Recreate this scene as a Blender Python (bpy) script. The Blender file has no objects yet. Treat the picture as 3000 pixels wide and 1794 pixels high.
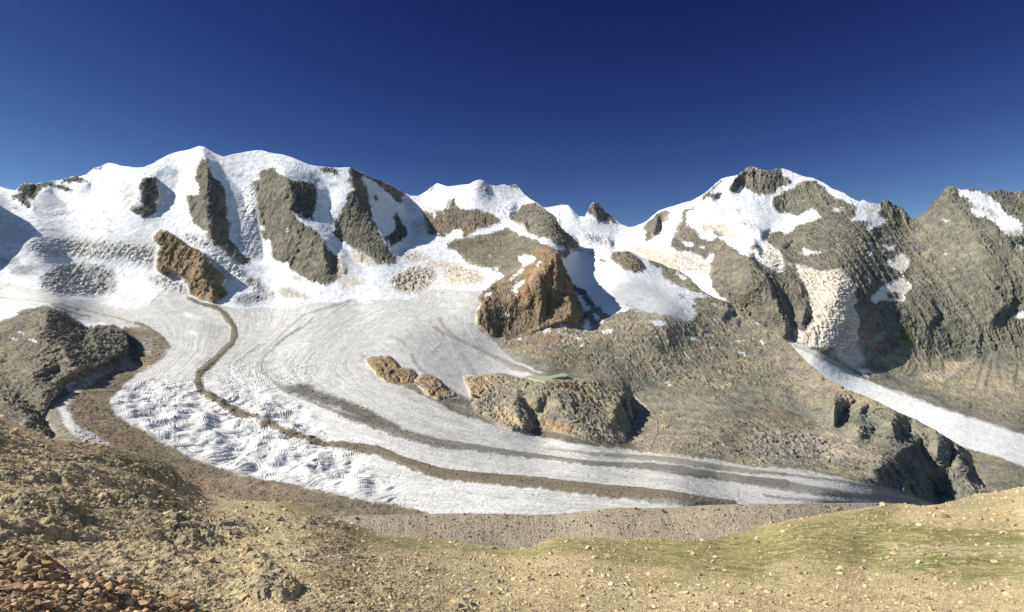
import bpy, math, random
import numpy as np
from mathutils import Vector
C = bpy.context
scene = C.scene
# ------------------------------------------------------------------ camera, sky, sun
EXPO = 0.55
FPX, CX, CY = 1867.0, 1500.0, 897.0          # focal length and centre, in pixels of the 3000 px wide photograph
SUN_AZ, SUN_EL = math.radians(-93.0), math.radians(37.0)   # azimuth measured from the view direction (+Y), left is negative
SUN = np.array([math.sin(SUN_AZ)*math.cos(SUN_EL), math.cos(SUN_AZ)*math.cos(SUN_EL), math.sin(SUN_EL)])
cam_d = bpy.data.cameras.new("camera"); cam = bpy.data.objects.new("camera", cam_d); scene.collection.objects.link(cam)
cam.location = (0, 0, 0); cam.rotation_euler = (math.radians(90), 0, 0)
cam_d.sensor_width = 36; cam_d.lens = 36*FPX/3000; cam_d.clip_start = 0.5; cam_d.clip_end = 60000
scene.camera = cam
w = bpy.data.worlds.new("World"); scene.world = w; w.use_nodes = True
nt = w.node_tree; nt.nodes.clear()
out = nt.nodes.new('ShaderNodeOutputWorld'); bg = nt.nodes.new('ShaderNodeBackground')
sky = nt.nodes.new('ShaderNodeTexSky'); sky.sky_type = 'NISHITA'; sky.sun_disc = False
sky.sun_elevation = SUN_EL; sky.sun_rotation = SUN_AZ
sky.altitude = 3000; sky.air_density = 1.0; sky.dust_density = 0.2; sky.ozone_density = 3.0
# clear high-altitude air seen through a polariser: the sky's own gradient, deepened channel by channel
sp_ = nt.nodes.new('ShaderNodeSeparateColor'); cb_ = nt.nodes.new('ShaderNodeCombineColor'); nt.links.new(sky.outputs[0], sp_.inputs[0])
for i_, (g_, k_) in enumerate(((2.5, 2.85), (2.42, 1.40), (1.85, .732))):
    a_ = nt.nodes.new('ShaderNodeMath'); a_.operation = 'MULTIPLY'; a_.inputs[1].default_value = .1275; nt.links.new(sp_.outputs[i_], a_.inputs[0])
    b_ = nt.nodes.new('ShaderNodeMath'); b_.operation = 'POWER'; b_.inputs[1].default_value = g_; nt.links.new(a_.outputs[0], b_.inputs[0])
    d_ = nt.nodes.new('ShaderNodeMath'); d_.operation = 'MULTIPLY'; d_.inputs[1].default_value = k_/.1*2**-EXPO; nt.links.new(b_.outputs[0], d_.inputs[0]); nt.links.new(d_.outputs[0], cb_.inputs[i_])
# overhead and behind the viewer the sky stays plain, added fill for the shadows
tc_ = nt.nodes.new('ShaderNodeTexCoord'); xy_ = nt.nodes.new('ShaderNodeSeparateXYZ'); nt.links.new(tc_.outputs['Generated'], xy_.inputs[0])
def ramp_(src, a, b):
    m_ = nt.nodes.new('ShaderNodeMapRange'); m_.interpolation_type = 'SMOOTHSTEP'; m_.inputs['From Min'].default_value = a; m_.inputs['From Max'].default_value = b; nt.links.new(src, m_.inputs['Value']); return m_.outputs[0]
mxx_ = nt.nodes.new('ShaderNodeMath'); mxx_.operation = 'MAXIMUM'; nt.links.new(ramp_(xy_.outputs[2], .5, .75), mxx_.inputs[0]); nt.links.new(ramp_(xy_.outputs[1], .1, -.3), mxx_.inputs[1])
mix_ = nt.nodes.new('ShaderNodeMix'); mix_.data_type = 'RGBA'; nt.links.new(mxx_.outputs[0], mix_.inputs['Factor']); nt.links.new(cb_.outputs[0], mix_.inputs['A'])
dm_ = nt.nodes.new('ShaderNodeVectorMath'); dm_.operation = 'SCALE'; dm_.inputs['Scale'].default_value = .8; nt.links.new(sky.outputs[0], dm_.inputs[0]); nt.links.new(dm_.outputs[0], mix_.inputs['B'])
nt.links.new(mix_.outputs['Result'], bg.inputs[0]); nt.links.new(bg.outputs[0], out.inputs[0])
bg.inputs[1].default_value = 0.10
sd = bpy.data.lights.new("sun", 'SUN'); so = bpy.data.objects.new("sun", sd); scene.collection.objects.link(so)
sd.energy = 5.0; sd.angle = math.radians(0.5); sd.color = (1.0, 0.95, 0.86)
so.rotation_euler = Vector(tuple(-SUN)).to_track_quat('-Z', 'Y').to_euler()
scene.view_settings.view_transform = 'Standard'; scene.view_settings.look = 'None'
scene.view_settings.exposure = EXPO; scene.view_settings.gamma = 1.0
scene.render.resolution_x = 1024; scene.render.resolution_y = 612
# ------------------------------------------------------------------ helpers
CR = dict(A=(0,400,600), B=(500,400,600), C=(1000,400,600), D=(1400,500,600), E=(1850,440,600), F=(2400,500,600),
          G=(0,700,600), H=(500,650,600), I=(1000,650,600), J=(1350,650,600), K=(1900,740,600), L=(2400,800,600),
          M=(0,960,600), N=(500,960,600), O=(1000,960,600), P=(1500,1000,600), Q=(2200,1100,800), R=(1500,1300,800),
          S=(800,1310,800), T=(0,1250,900), W=(0,0,3011.0))
def c(*parts):
    """survey points: (sheet letter, 'x y x y ...') pairs -> N x 2 bearings"""
    o = []
    for k, s in zip(parts[::2], parts[1::2]):
        ox, oy, sp = CR[k]; v = np.array([float(t) for t in s.split()]).reshape(-1, 2)
        sc = 3000/2482.0 if k == 'W' else sp/2473.0
        o.append(v*sc + np.array([ox, oy]))
    return np.concatenate(o)

PX0, PY0, ST, NX, NY = -170.0, 360.0, 2.0, 1670, 750     # survey raster
RX = PX0 + ST*np.arange(NX, dtype=np.float32); RY = PY0 + ST*np.arange(NY, dtype=np.float32)
def raster(v=0.0): return np.full((NY, NX), v, np.float32)
def inside(poly, X, Y):
    r = np.zeros(X.shape, bool); n = len(poly)
    for i in range(n):
        x1, y1 = poly[i]; x2, y2 = poly[(i+1) % n]
        if y1 == y2: continue
        cnd = ((y1 > Y) != (y2 > Y))
        r ^= cnd & (X < (x2-x1)*(Y-y1)/(y2-y1) + x1)
    return r
def bbox(poly, m):
    x0 = int(max(0, (poly[:,0].min()-m-PX0)//ST)); x1 = int(min(NX, (poly[:,0].max()+m-PX0)//ST+2))
    y0 = int(max(0, (poly[:,1].min()-m-PY0)//ST)); y1 = int(min(NY, (poly[:,1].max()+m-PY0)//ST+2))
    return slice(y0, y1), slice(x0, x1)
def blur(a, r):
    """gaussian-like blur, r in pixels of the photograph"""
    s = r/ST
    if s < 0.3: return a
    n = max(1, int(math.ceil(s*2.5))); k = np.exp(-0.5*(np.arange(-n, n+1)/s)**2); k = (k/k.sum()).astype(np.float32)
    p = np.pad(a, n, mode='edge'); o = np.zeros((p.shape[0], a.shape[1]), np.float32)
    for i in range(2*n+1): o += k[i]*p[:, i:i+a.shape[1]]
    q = np.zeros_like(a)
    for i in range(2*n+1): q += k[i]*o[i:i+a.shape[0], :]
    return q
def pmask(poly, soft=0):
    poly = np.asarray(poly, np.float32); m = soft*3+6
    sy, sx = bbox(poly, m); X, Y = np.meshgrid(RX[sx], RY[sy])
    a = inside(poly, X, Y).astype(np.float32)
    return (blur(a, soft) if soft else a), sy, sx
def paint(R, poly, val, soft=0, alpha=1.0):
    a, sy, sx = pmask(poly, soft); a = a*alpha
    R[sy, sx] = R[sy, sx]*(1-a) + val*a
def lmask(line, wd, soft=1.5):
    """distance mask around a line; wd one width or one per point (full width)"""
    line = np.asarray(line, np.float32); wd = np.atleast_1d(np.asarray(wd, np.float32)); wd = np.interp(np.linspace(0, 1, len(line)), np.linspace(0, 1, max(len(wd),2)), np.resize(wd, max(len(wd),2)))
    m = wd.max()+soft*3+4; sy, sx = bbox(line, m); X, Y = np.meshgrid(RX[sx], RY[sy]); a = np.zeros(X.shape, np.float32)
    for i in range(len(line)-1):
        p, q = line[i], line[i+1]; d = q-p; L2 = max(1e-6, float(d@d))
        t = np.clip(((X-p[0])*d[0]+(Y-p[1])*d[1])/L2, 0, 1)
        ds = np.hypot(X-p[0]-t*d[0], Y-p[1]-t*d[1]); h = 0.5*(wd[i]*(1-t)+wd[i+1]*t)
        a = np.maximum(a, np.clip((h-ds)/max(soft, .1)+0.5, 0, 1))
    return a, sy, sx
def stroke(R, line, wd, val, soft=1.5, alpha=1.0):
    a, sy, sx = lmask(line, wd, soft); a = a*alpha
    R[sy, sx] = R[sy, sx]*(1-a) + val*a
def look(R, x, y):
    fx = np.clip((x-PX0)/ST, 0, NX-1.001); fy = np.clip((y-PY0)/ST, 0, NY-1.001)
    ix = fx.astype(np.int32); iy = fy.astype(np.int32); tx = (fx-ix).astype(np.float32); ty = (fy-iy).astype(np.float32)
    return (R[iy,ix]*(1-tx)+R[iy,ix+1]*tx)*(1-ty)+(R[iy+1,ix]*(1-tx)+R[iy+1,ix+1]*tx)*ty

_G = None
def _grads():
    global _G
    r = np.random.RandomState(7); g = r.normal(size=(4096, 3)); g /= np.linalg.norm(g, axis=1)[:, None]; _G = g.astype(np.float32)
_grads()
def _hash(i, j, k, s):
    h = (i*73856093) ^ (j*19349663) ^ (k*83492791) ^ (s*2654435)
    h = (h ^ (h >> 13))*1274126177; h = h ^ (h >> 16)
    return h & 4095
def perlin(x, y, z, s=0):
    sh = x.shape; x = x.ravel(); y = y.ravel(); z = z.ravel(); N = x.size; o = np.empty(N, np.float32)
    for a in range(0, N, 200000):
        X = x[a:a+200000]; Y = y[a:a+200000]; Z = z[a:a+200000]
        fi, fj, fk = np.floor(X), np.floor(Y), np.floor(Z)
        u = (X-fi).astype(np.float32); v = (Y-fj).astype(np.float32); t = (Z-fk).astype(np.float32)
        i = fi.astype(np.int64); j = fj.astype(np.int64); k = fk.astype(np.int64)
        U = u*u*u*(u*(u*6-15)+10); V = v*v*v*(v*(v*6-15)+10); T = t*t*t*(t*(t*6-15)+10)
        acc = 0
        for di in (0, 1):
            wu = U if di else 1-U
            for dj in (0, 1):
                wv = V if dj else 1-V
                for dk in (0, 1):
                    wt = T if dk else 1-T
                    g = _G[_hash(i+di, j+dj, k+dk, s)]
                    acc = acc + wu*wv*wt*(g[:,0]*(u-di)+g[:,1]*(v-dj)+g[:,2]*(t-dk))
        o[a:a+200000] = acc*1.5
    return o.reshape(sh)
def fbm(x, y, z, oct=4, s=0, lac=2.03, gain=0.5, ridged=False):
    a, f, o = 1.0, 1.0, 0
    for k in range(oct):
        n = perlin(x*f, y*f, z*f, s+k*17)
        o = o + a*((1-2*np.abs(n)*1.4) if ridged else n); a *= gain; f *= lac
    return o
def facets(x, z, s=0, tilt=1.0):
    """fractured plates: every cell a plane with its own tilt; returns height in cell units and a crack mask"""
    sh = x.shape; x = x.ravel().astype(np.float64); z = z.ravel().astype(np.float64); H = np.empty(x.size, np.float32); K = np.empty(x.size, np.float32)
    for a in range(0, x.size, 200000):
        X = x[a:a+200000]; Z = z[a:a+200000]; i = np.floor(X).astype(np.int64); k = np.floor(Z).astype(np.int64)
        b1 = np.full(X.size, 9.); b2 = np.full(X.size, 9.); hh = np.zeros(X.size)
        for di in (-1, 0, 1):
            for dk in (-1, 0, 1):
                g = _G[_hash(i+di, k+dk, 5, s)]; g2 = _G[_hash(i+di, k+dk, 9, s)]
                dx = X-(i+di+.5+g[:,0]*.5); dz = Z-(k+dk+.5+g[:,1]*.5); d = dx*dx+dz*dz
                m = d < b1; b2 = np.where(m, b1, np.minimum(b2, d)); b1 = np.where(m, d, b1)
                hh = np.where(m, tilt*(g2[:,0]*dx+g2[:,1]*dz)+g[:,2]*.25, hh)
        H[a:a+200000] = hh; K[a:a+200000] = np.clip(1-(np.sqrt(b2)-np.sqrt(b1))*6, 0, 1)
    return H.reshape(sh), K.reshape(sh)
def sstep(a, b, x):
    t = np.clip((x-a)/(b-a), 0, 1); return t*t*(3-2*t)
def curve(poly, x):
    poly = np.asarray(poly); return np.interp(x, poly[:,0], poly[:,1])

class TPS:
    """thin-plate surface through survey points; works on 1/distance, in which planes are exactly linear"""
    def __init__(s, pts, reg=1e-3):
        p = np.array(pts, np.float64); s.x = p[:,:2]/1000.; q = 1000./p[:,2]; n = len(p)
        K = s.U(np.hypot(*(s.x[:,None,:]-s.x[None]).transpose(2,0,1))) + reg*np.eye(n)
        P = np.hstack([np.ones((n,1)), s.x]); A = np.zeros((n+3, n+3)); A[:n,:n] = K; A[:n,n:] = P; A[n:,:n] = P.T
        b = np.zeros(n+3); b[:n] = q; s.w = np.linalg.solve(A, b)
    @staticmethod
    def U(r): return np.where(r > 1e-9, r*r*np.log(np.maximum(r, 1e-9)), 0)
    def __call__(s, X, Y):
        x = X.ravel()/1000.; y = Y.ravel()/1000.; o = np.empty(x.size)
        for a in range(0, x.size, 100000):
            xx = x[a:a+100000]; yy = y[a:a+100000]
            v = s.w[-3]+s.w[-2]*xx+s.w[-1]*yy
            for i in range(len(s.x)):
                r2 = (xx-s.x[i,0])**2+(yy-s.x[i,1])**2
                v = v + s.w[i]*0.5*r2*np.log(np.maximum(r2, 1e-12))
            o[a:a+100000] = v
        return (1000./np.maximum(o, 0.05)).reshape(X.shape)

def relief(shade, L=240.0, up=None):
    """screened integration: slopes to the right (shade) and upward -> height raster, in units of distance*px/f"""
    gx = blur(shade, 2.0); H, W = gx.shape
    ky = 2*np.pi*np.fft.fftfreq(H*2)[:,None]/ST; kx = 2*np.pi*np.fft.fftfreq(W*2)[None,:]/ST
    def ext(a):
        b = np.zeros((H*2, W*2), np.float32); b[:H,:W] = a; return np.fft.fft2(b)
    num = -1j*kx*ext(gx)
    if up is not None: num = num - 1j*ky*ext(-blur(up, 2.0))
    h = np.real(np.fft.ifft2(num/(kx*kx+ky*ky+1.0/(L*L))))[:H,:W]
    return h.astype(np.float32)

def ray(px, py, Y):
    return np.stack([(px-CX)/FPX*Y, Y, -(py-CY)/FPX*Y], -1)
def grid_normals(P):
    dx = np.gradient(P, axis=1); dy = np.gradient(P, axis=0); n = np.cross(dx, dy)
    n /= np.linalg.norm(n, axis=-1)[..., None]+1e-9
    s = np.sign((n*P).sum(-1)); n *= -np.where(s == 0, 1, s)[..., None]
    return n
def smooth_normals(P, r):
    """normals of the shape seen with its small detail ignored"""
    n = grid_normals(P)
    for _ in range(r):
        n[1:-1] = (n[:-2]+2*n[1:-1]+n[2:])*0.25; n[:,1:-1] = (n[:,:-2]+2*n[:,1:-1]+n[:,2:])*0.25
    n /= np.linalg.norm(n, axis=-1)[..., None]+1e-9
    return n

def mesh_from(name, V, F, col=None, mat=None, smooth=True):
    me = bpy.data.meshes.new(name); V = np.ascontiguousarray(V, np.float32).reshape(-1, 3); F = np.ascontiguousarray(F, np.int32)
    n = F.shape[1]
    me.vertices.add(len(V)); me.vertices.foreach_set('co', V.ravel())
    me.loops.add(F.size); me.loops.foreach_set('vertex_index', F.ravel())
    me.polygons.add(len(F)); me.polygons.foreach_set('loop_start', np.arange(0, F.size, n, dtype=np.int32))
    me.polygons.foreach_set('loop_total', np.full(len(F), n, np.int32))
    me.polygons.foreach_set('use_smooth', np.full(len(F), smooth, bool))
    if col is not None:
        a = me.color_attributes.new('tone', 'FLOAT_COLOR', 'POINT')
        cc = np.ones((len(V), 4), np.float32); cc[:,:col.shape[-1]] = col.reshape(len(V), -1)
        a.data.foreach_set('color', cc.ravel())
    me.update(calc_edges=True)
    if mat: me.materials.append(mat)
    return me
def link(name, me, kind=None, parent=None, label=None, cat=None, group=None, loc=None):
    o = bpy.data.objects.new(name, me); scene.collection.objects.link(o)
    if kind: o['kind'] = kind
    if label: o['label'] = label
    if cat: o['category'] = cat
    if group: o['group'] = group
    if parent: o.parent = parent
    if loc is not None: o.location = loc
    return o
def quads(nr, ncol):
    i = np.arange(nr*ncol, dtype=np.int32).reshape(nr, ncol)
    return np.stack([i[:-1,:-1], i[:-1,1:], i[1:,1:], i[1:,:-1]], -1).reshape(-1, 4)
def emit(parts, P, col, reg, names, mats):
    """cut one sheet of ground into the named landforms"""
    nr, nc = P.shape[:2]; F = quads(nr, nc); V = P.reshape(-1, 3); cl = col.reshape(-1, col.shape[-1])
    rf = reg.reshape(-1)[F[:,0]]
    for k, nm in names.items():
        f = F[rf == k]
        if not len(f): continue
        u, inv = np.unique(f, return_inverse=True)
        me = mesh_from(nm, V[u], inv.reshape(-1, 4), cl[u], mats[k])
        link(nm, me, kind='structure')

def mk_mat(name, var=0.25, scale=0.05, bump=0.5, bdist=1.0, rough=0.95, fine=0.3, fscale=0.5, spec=0.2):
    m = bpy.data.materials.new(name); m.use_nodes = True; t = m.node_tree; N = t.nodes; Lk = t.links.new
    b = N['Principled BSDF']; b.inputs['Roughness'].default_value = rough; b.inputs['Specular IOR Level'].default_value = spec
    at = N.new('ShaderNodeAttribute'); at.attribute_name = 'tone'
    tc = N.new('ShaderNodeNewGeometry')
    n1 = N.new('ShaderNodeTexNoise'); n1.inputs['Scale'].default_value = scale; n1.inputs['Detail'].default_value = 8; n1.inputs['Roughness'].default_value = .65
    n2 = N.new('ShaderNodeTexNoise'); n2.inputs['Scale'].default_value = fscale; n2.inputs['Detail'].default_value = 5; n2.inputs['Roughness'].default_value = .7
    for n in (n1, n2): Lk(tc.outputs['Position'], n.inputs['Vector'])
    def mr(src, lo, hi):
        r = N.new('ShaderNodeMapRange'); r.inputs['From Min'].default_value = .3; r.inputs['From Max'].default_value = .7
        r.inputs['To Min'].default_value = lo; r.inputs['To Max'].default_value = hi; Lk(src, r.inputs['Value']); return r.outputs[0]
    mu = N.new('ShaderNodeMath'); mu.operation = 'MULTIPLY'
    Lk(mr(n1.outputs['Fac'], 1-var, 1+var), mu.inputs[0]); Lk(mr(n2.outputs['Fac'], 1-fine, 1+fine), mu.inputs[1])
    vm = N.new('ShaderNodeVectorMath'); vm.operation = 'SCALE'; Lk(at.outputs['Color'], vm.inputs[0]); Lk(mu.outputs[0], vm.inputs['Scale'])
    Lk(vm.outputs[0], b.inputs['Base Color'])
    if bump:
        bp = N.new('ShaderNodeBump'); bp.inputs['Strength'].default_value = bump; bp.inputs['Distance'].default_value = bdist
        Lk(n2.outputs['Fac'], bp.inputs['Height']); Lk(bp.outputs[0], b.inputs['Normal'])
    return m
# ------------------------------------------------------------------ outlines surveyed against the horizon
FG_EDGE = np.array([(-200,1120),(-60,1175),(0,1203),(24,1229),(68,1251),(116,1266),(146,1285),(206,1290),(243,1295),(303,1304),(347,1317),(371,1320),(437,1341),(491,1355),(509,1370),(517,1388),(542,1406),(582,1428),(604,1443),(670,1465),(710,1468),(801,1470),(858,1472),(884,1486),(923,1496),(968,1514),(1020,1533),(1078,1549),(1130,1570),(1204,1574),(1285,1578),(1350,1587),(1398,1595),(1463,1606),(1542,1611),(1581,1591),(1639,1571),(1726,1574),(1824,1577),(1921,1575),(2001,1581),(2066,1585),(2108,1575),(2173,1560),(2241,1538),(2300,1528),(2320,1522),(2401,1509),(2475,1498),(2556,1485),(2643,1475),(2701,1483),(2756,1477),(2815,1462),(2863,1448),(2912,1443),(2960,1433),(3000,1425),(3200,1380)], float)
MOR_EDGE = np.array([(860,1540),(900,1526),(945,1516),(984,1513),(1059,1511),(1188,1508),(1350,1504),(1479,1506),(1550,1508),(1629,1507),(1726,1497),(1807,1487),(1872,1489),(1953,1488),(2082,1480),(2212,1476),(2300,1476),(2362,1475),(2523,1474),(2604,1475),(2650,1478),(2720,1492)], float)
SKY_A = c('A','-700 500 -300 570 0 605 60 630 150 650 190 650 260 580 300 562 430 575 520 558 620 545 790 515 870 480 950 487 1040 465 1130 380 1220 360 1310 320 1380 330 1500 360 1640 375 1740 370 1850 320 2000 240 2120 190 2290 155 2400 115',
 'B','400 125 460 160 540 205 640 245 740 218 900 185 1040 168 1110 170 1180 195 1340 215 1440 245 1560 295 1680 340 1800 365 1950 380 2100 375 2170 375 2250 410',
 'C','250 435 400 505 560 570 680 640 780 690 850 718 930 720 1010 670 1080 620 1160 565 1290 605 1450 585 1550 575 1600 545 1670 522 1720 535 1780 580 1870 600 1970 578 2010 595 2110 583 2150 620 2200 690 2270 745 2350 795',
 'D','730 405 780 440 850 500 930 545 960 620 1010 690 1090 760 1150 830 1200 890 1240 920 1300 935 1450 950 1600 970 1750 965 1870 985 1930 1020 2000 1060',
 'K','0 90 130 130 250 190 370 220 480 300 560 370 640 460 720 500 800 545 950 590 1060 690 1170 730 1250 800 1370 880 1480 930 1570 960 1640 1050 1760 1160 1830 1240 1960 1370 2100 1480',
 'Q','870 130 1040 190 1200 270 1350 350 1500 410 1660 500 1870 620 1970 690 2000 790 2060 930 2120 1010 2200 1100 2473 1250 3000 1500')
SKY_B = np.concatenate([[(1480,680),(1540,622)], c('D','800 447 900 435 1010 415 1090 420 1150 480 1210 550 1290 560 1320 500 1370 400 1410 378 1450 395 1490 440 1550 500 1640 580 1740 655 1830 683 1900 672 2020 625 2110 550 2180 490 2330 435',
 'E','460 690 620 640 720 615 850 545 940 480 1010 405 1090 350 1160 325 1240 315 1300 290 1380 225 1440 197 1490 205 1560 235 1620 250 1700 240 1810 215 1900 245 2060 315 2200 340 2300 385 2400 445',
 'F','60 160 160 220 300 270 380 330 490 375 530 355 620 395 720 405 770 365 850 365 890 410 980 440 1050 510 1100 575 1170 578 1290 520 1365 440 1378 350 1460 330 1480 280 1540 200 1600 187 1670 200 1700 235 1760 235 1810 218 1900 235 1970 265 2100 245 2180 240 2330 262 2473 250 3300 300')])

# material classes painted over the survey: colour channels + roughness
SNOW=(.72,.73,.745); ROCK=(.175,.163,.125); ROCKG=(.155,.15,.122); ROCKD=(.12,.113,.095); ROCKB=(.27,.185,.10); ROCKW=(.34,.27,.19)
ICE=(.52,.515,.49); ICEG=(.37,.37,.355); DEB=(.20,.165,.115); DEBG=(.165,.158,.135); DEBD=(.115,.11,.092); CREAM=(.74,.66,.54); SAND=(.29,.25,.17); GRASS=(.12,.14,.05)
class Maps:
    def __init__(s, base, snow):
        s.c = [raster(v) for v in base]; s.w = [raster(v) for v in SNOW]; s.snow = raster(snow); s.amp = raster(1.0-snow); s.rough = raster(0.0)
        s.shade = raster(0.0); s.up = raster(0.0); s.reg = raster(0.0); s.ice = raster(0.0); s.strata = raster(0.0); s.ht = raster(0.0); s.lift = raster(0.0)
    def mat(s, poly, col, snow=0., amp=None, ice=0., rough=None, soft=1.2, alpha=1.0):
        for i in range(3):
            if snow < 1: paint(s.c[i], poly, col[i], soft, alpha)
            if snow > 0: paint(s.w[i], poly, col[i], soft, alpha)
        paint(s.snow, poly, snow, soft, alpha); paint(s.ice, poly, ice, soft, alpha)
        if amp is not None: paint(s.amp, poly, amp, 4, alpha)
        if rough is not None: paint(s.rough, poly, rough, 8)
    def band(s, line, wd, col, alpha=1.0, soft=3, snow=0.):
        for i in range(3): stroke(s.c[i], line, wd, col[i], soft, alpha)
        stroke(s.snow, line, wd, snow, soft, alpha); stroke(s.ht, line, np.asarray(wd)*.8, 1.0, 5, alpha)
    def sh(s, poly, v, soft=0): paint(s.shade, poly, v, soft)

# ================================================================== front survey: ice stream, great snow face, brown ridge
A4 = Maps(ROCKG, 1.0)
rk = lambda poly, col=ROCKG, amp=1.0: A4.mat(poly, col, 0., amp)
# --- the great snow face and its three rock pillars
rk(c('A','190 655 260 580 300 562 430 575 520 558 620 545 790 515 870 480 950 487 1090 545 960 555 900 540 860 580 700 545 600 565 820 610 880 640 860 670 700 630 580 600 500 620 460 700 410 770 340 740 280 680'), ROCKD)
rk(c('A','90 730 240 690 300 700 340 780 370 860 340 870 220 800 230 780 120 750'), ROCKD)
rk(c('A','120 850 210 870 220 890 150 885'), ROCKD); rk(c('A','1130 378 1240 365 1230 420 1180 400 1120 400 1060 450 1040 465'), ROCKD)
rk(c('A','1730 500 1870 490 1930 740 1880 760 1880 940 1750 1000 1580 900 1600 840 1750 830 1680 770 1660 690 1680 600'), ROCKG)
P1 = c('B','395 240 450 350 500 480 610 570 660 680 690 860 680 940 720 1060 700 1180','H','710 150 740 250 820 310 830 380 960 430 980 480 960 510 840 515 730 460 560 370 470 280 430 190','B','420 1130 270 1040 240 930 200 830 190 700 330 710 350 600 300 520 300 440 340 330 370 290')
P2 = c('B','1190 375 1260 380 1280 450 1350 470 1380 500 1440 560 1480 730 1470 800 1440 900 1540 1010 1650 1070 1760 1160 1820 1230','H','1830 200 1880 300 2000 400 2050 460 2100 560 2060 680 1960 740 1900 775 1690 720 1600 670 1440 570 1430 490 1320 490 1230 440 1220 350','B','1200 1240 1110 1240 1060 1100 1060 1000 1020 880 1000 720 950 650 1000 560 1110 490 1020 470 1100 430')
P3 = c('C','60 375 110 370 250 435 400 505 560 570 680 640 770 690 740 760 730 820 650 790 600 720 480 620 380 540 270 480 240 500 300 600 330 700 360 850 360 960 410 1070 480 1180 520 1300 600 1380 660 1480','I','660 450 640 510 560 500 440 510 380 460 200 370 80 270 0 240','B','2040 1260 2070 1090 2010 990 2020 930 2080 860 2130 740 2200 620 2130 550 2170 470 2130 400')
D2 = c('B','1370 480 1420 520 1560 540 1740 560 1760 650 1770 760 1740 900 1710 1020 1560 970 1440 890 1470 800 1480 730 1440 600')
for p in (P1, P2, P3): rk(p, ROCK, .7)
rk(D2, ROCKD); rk(c('B','1010 860 1060 940 1040 1050 950 1040 960 950'), ROCKD); rk(c('B','1990 990 2070 1090 2050 1250 1920 1170 2000 1130 1950 1060'), ROCKD)
rk(c('B','1790 370 1990 385 2030 440 2020 510 1960 450 1870 460 1800 410'), ROCKG)
rk(c('C','400 680 440 740 430 800 400 760'), ROCKD); rk(c('C','640 870 700 980 780 1100 790 1180 740 1260 600 1340 500 1220 560 1200 650 1120 640 1040 620 980 650 930'), ROCKD)
rk(c('B','1020 380 1130 375 1090 400'), ROCKG)
A4.mat(c('B','1060 1080 1110 1080 1160 1130 1100 1130'), SNOW, 1, .2); A4.mat(c('B','1390 1135 1420 1125 1440 1160 1400 1160'), SNOW, 1, .2)
# --- snow saddle: rock bands
rk(c('C','990 900 1080 930 1140 880 1220 900 1290 870 1310 820 1310 760 1340 745 1380 770 1380 820 1420 860 1560 880 1640 880 1770 920 1880 980 1930 1050 1840 1080 1700 1110 1600 1180 1490 1220 1450 1230 1480 1170 1450 1110 1370 1130 1250 1220 1190 1220 1170 1180 1080 1200 1020 1170 1000 1080 990 1000'), (.19,.155,.115))
for q in ('1080 960 1110 920 1150 930 1130 1000','1210 990 1250 1000 1240 1020','1230 920 1260 940 1230 960'): A4.mat(c('C', q), SNOW, 1, .2)
rk(c('C','1160 565 1100 610 1010 680 1080 655 1130 600'), ROCKG); rk(c('C','1720 640 1780 640 1800 690 1750 680'), ROCKD); rk(c('C','1780 580 1810 590 1800 615'), ROCKD); rk(c('C','2010 595 2110 583 2150 620 2120 630 2060 615 2040 640'), ROCKD)
rk(c('D','380 570 480 480 520 430 640 400 710 395 780 440 850 500 930 545 960 620 1010 690 1090 760 1150 830 1240 920 1080 960 1000 920 900 870 880 820 740 825 630 760 560 740 520 680 420 620'), ROCK)
# --- brown ridge, pyramid and everything right of the ice
RIDGE = c('C','1290 1290 1440 1240 1560 1220 1700 1190 1840 1160 1960 1120 1980 1080 2040 1090 2100 1140 2180 1200 2320 1240 2400 1280','D','760 870 880 920 960 960 1080 960 1240 925 1300 940 1160 970 1050 1040 980 1055 990 1080 1040 1180 1090 1280','J','1380 900 1440 970 1500 1060 1560 1060 1680 1000 1760 1130 1830 1110 2000 1090 2050 1030 2200 1060 2473 1130','K','250 760 430 815 500 815 560 720 480 640 400 560 300 450 180 330 120 250 0 150 0 60 130 100 300 150 480 250 600 370 700 440 800 500 1000 550 1300 700 1600 900 1900 1200 2200 1483','Q','1200 200 1700 450 2100 650 2300 900 2473 1100 2473 1400 1600 1300 1650 1175 1350 1060 1150 1010 900 950 620 890 450 850 200 840 0 830','P','2473 1430 2000 1390 1700 1360 1590 1340 1300 1290 900 1250 400 1160 200 1090 0 1050','O','2300 1290 1900 1190 1640 1100 1400 1040 1200 940 1150 880 1400 860 1570 880 1570 820 1480 620 1480 590 1700 550 1920 545 2200 600 2330 560 2420 540 2100 400 2000 330 1830 150 1720 60 1640 0','I','1630 1230 1640 1180 1630 1100 1680 1010 1640 940 1690 870 1740 810 1850 740 1950 680 1970 640 1860 590 1830 530 1700 560 1600 520 1500 480 1450 430 1430 370 1360 340 1260 320')
A4.mat(RIDGE, (.25,.225,.165), 0, .62)
A4.mat(c('C','1290 1290 1440 1240 1700 1190 1960 1120 2100 1140 2400 1280','J','1150 385 800 480 600 600 530 640 200 500 0 400'), (.17,.155,.115), 0, soft=3)
A4.mat(c('I','1820 20 1900 20 1970 90 1840 130 1650 170 1490 205 1560 170 1700 90','K','0 0') if 0 else c('C','1480 1240 1530 1215 1640 1130 1800 1075 1920 1050 1965 1075 1965 1110 1840 1150 1700 1185 1560 1210'), SNOW, 1, .1)
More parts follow.
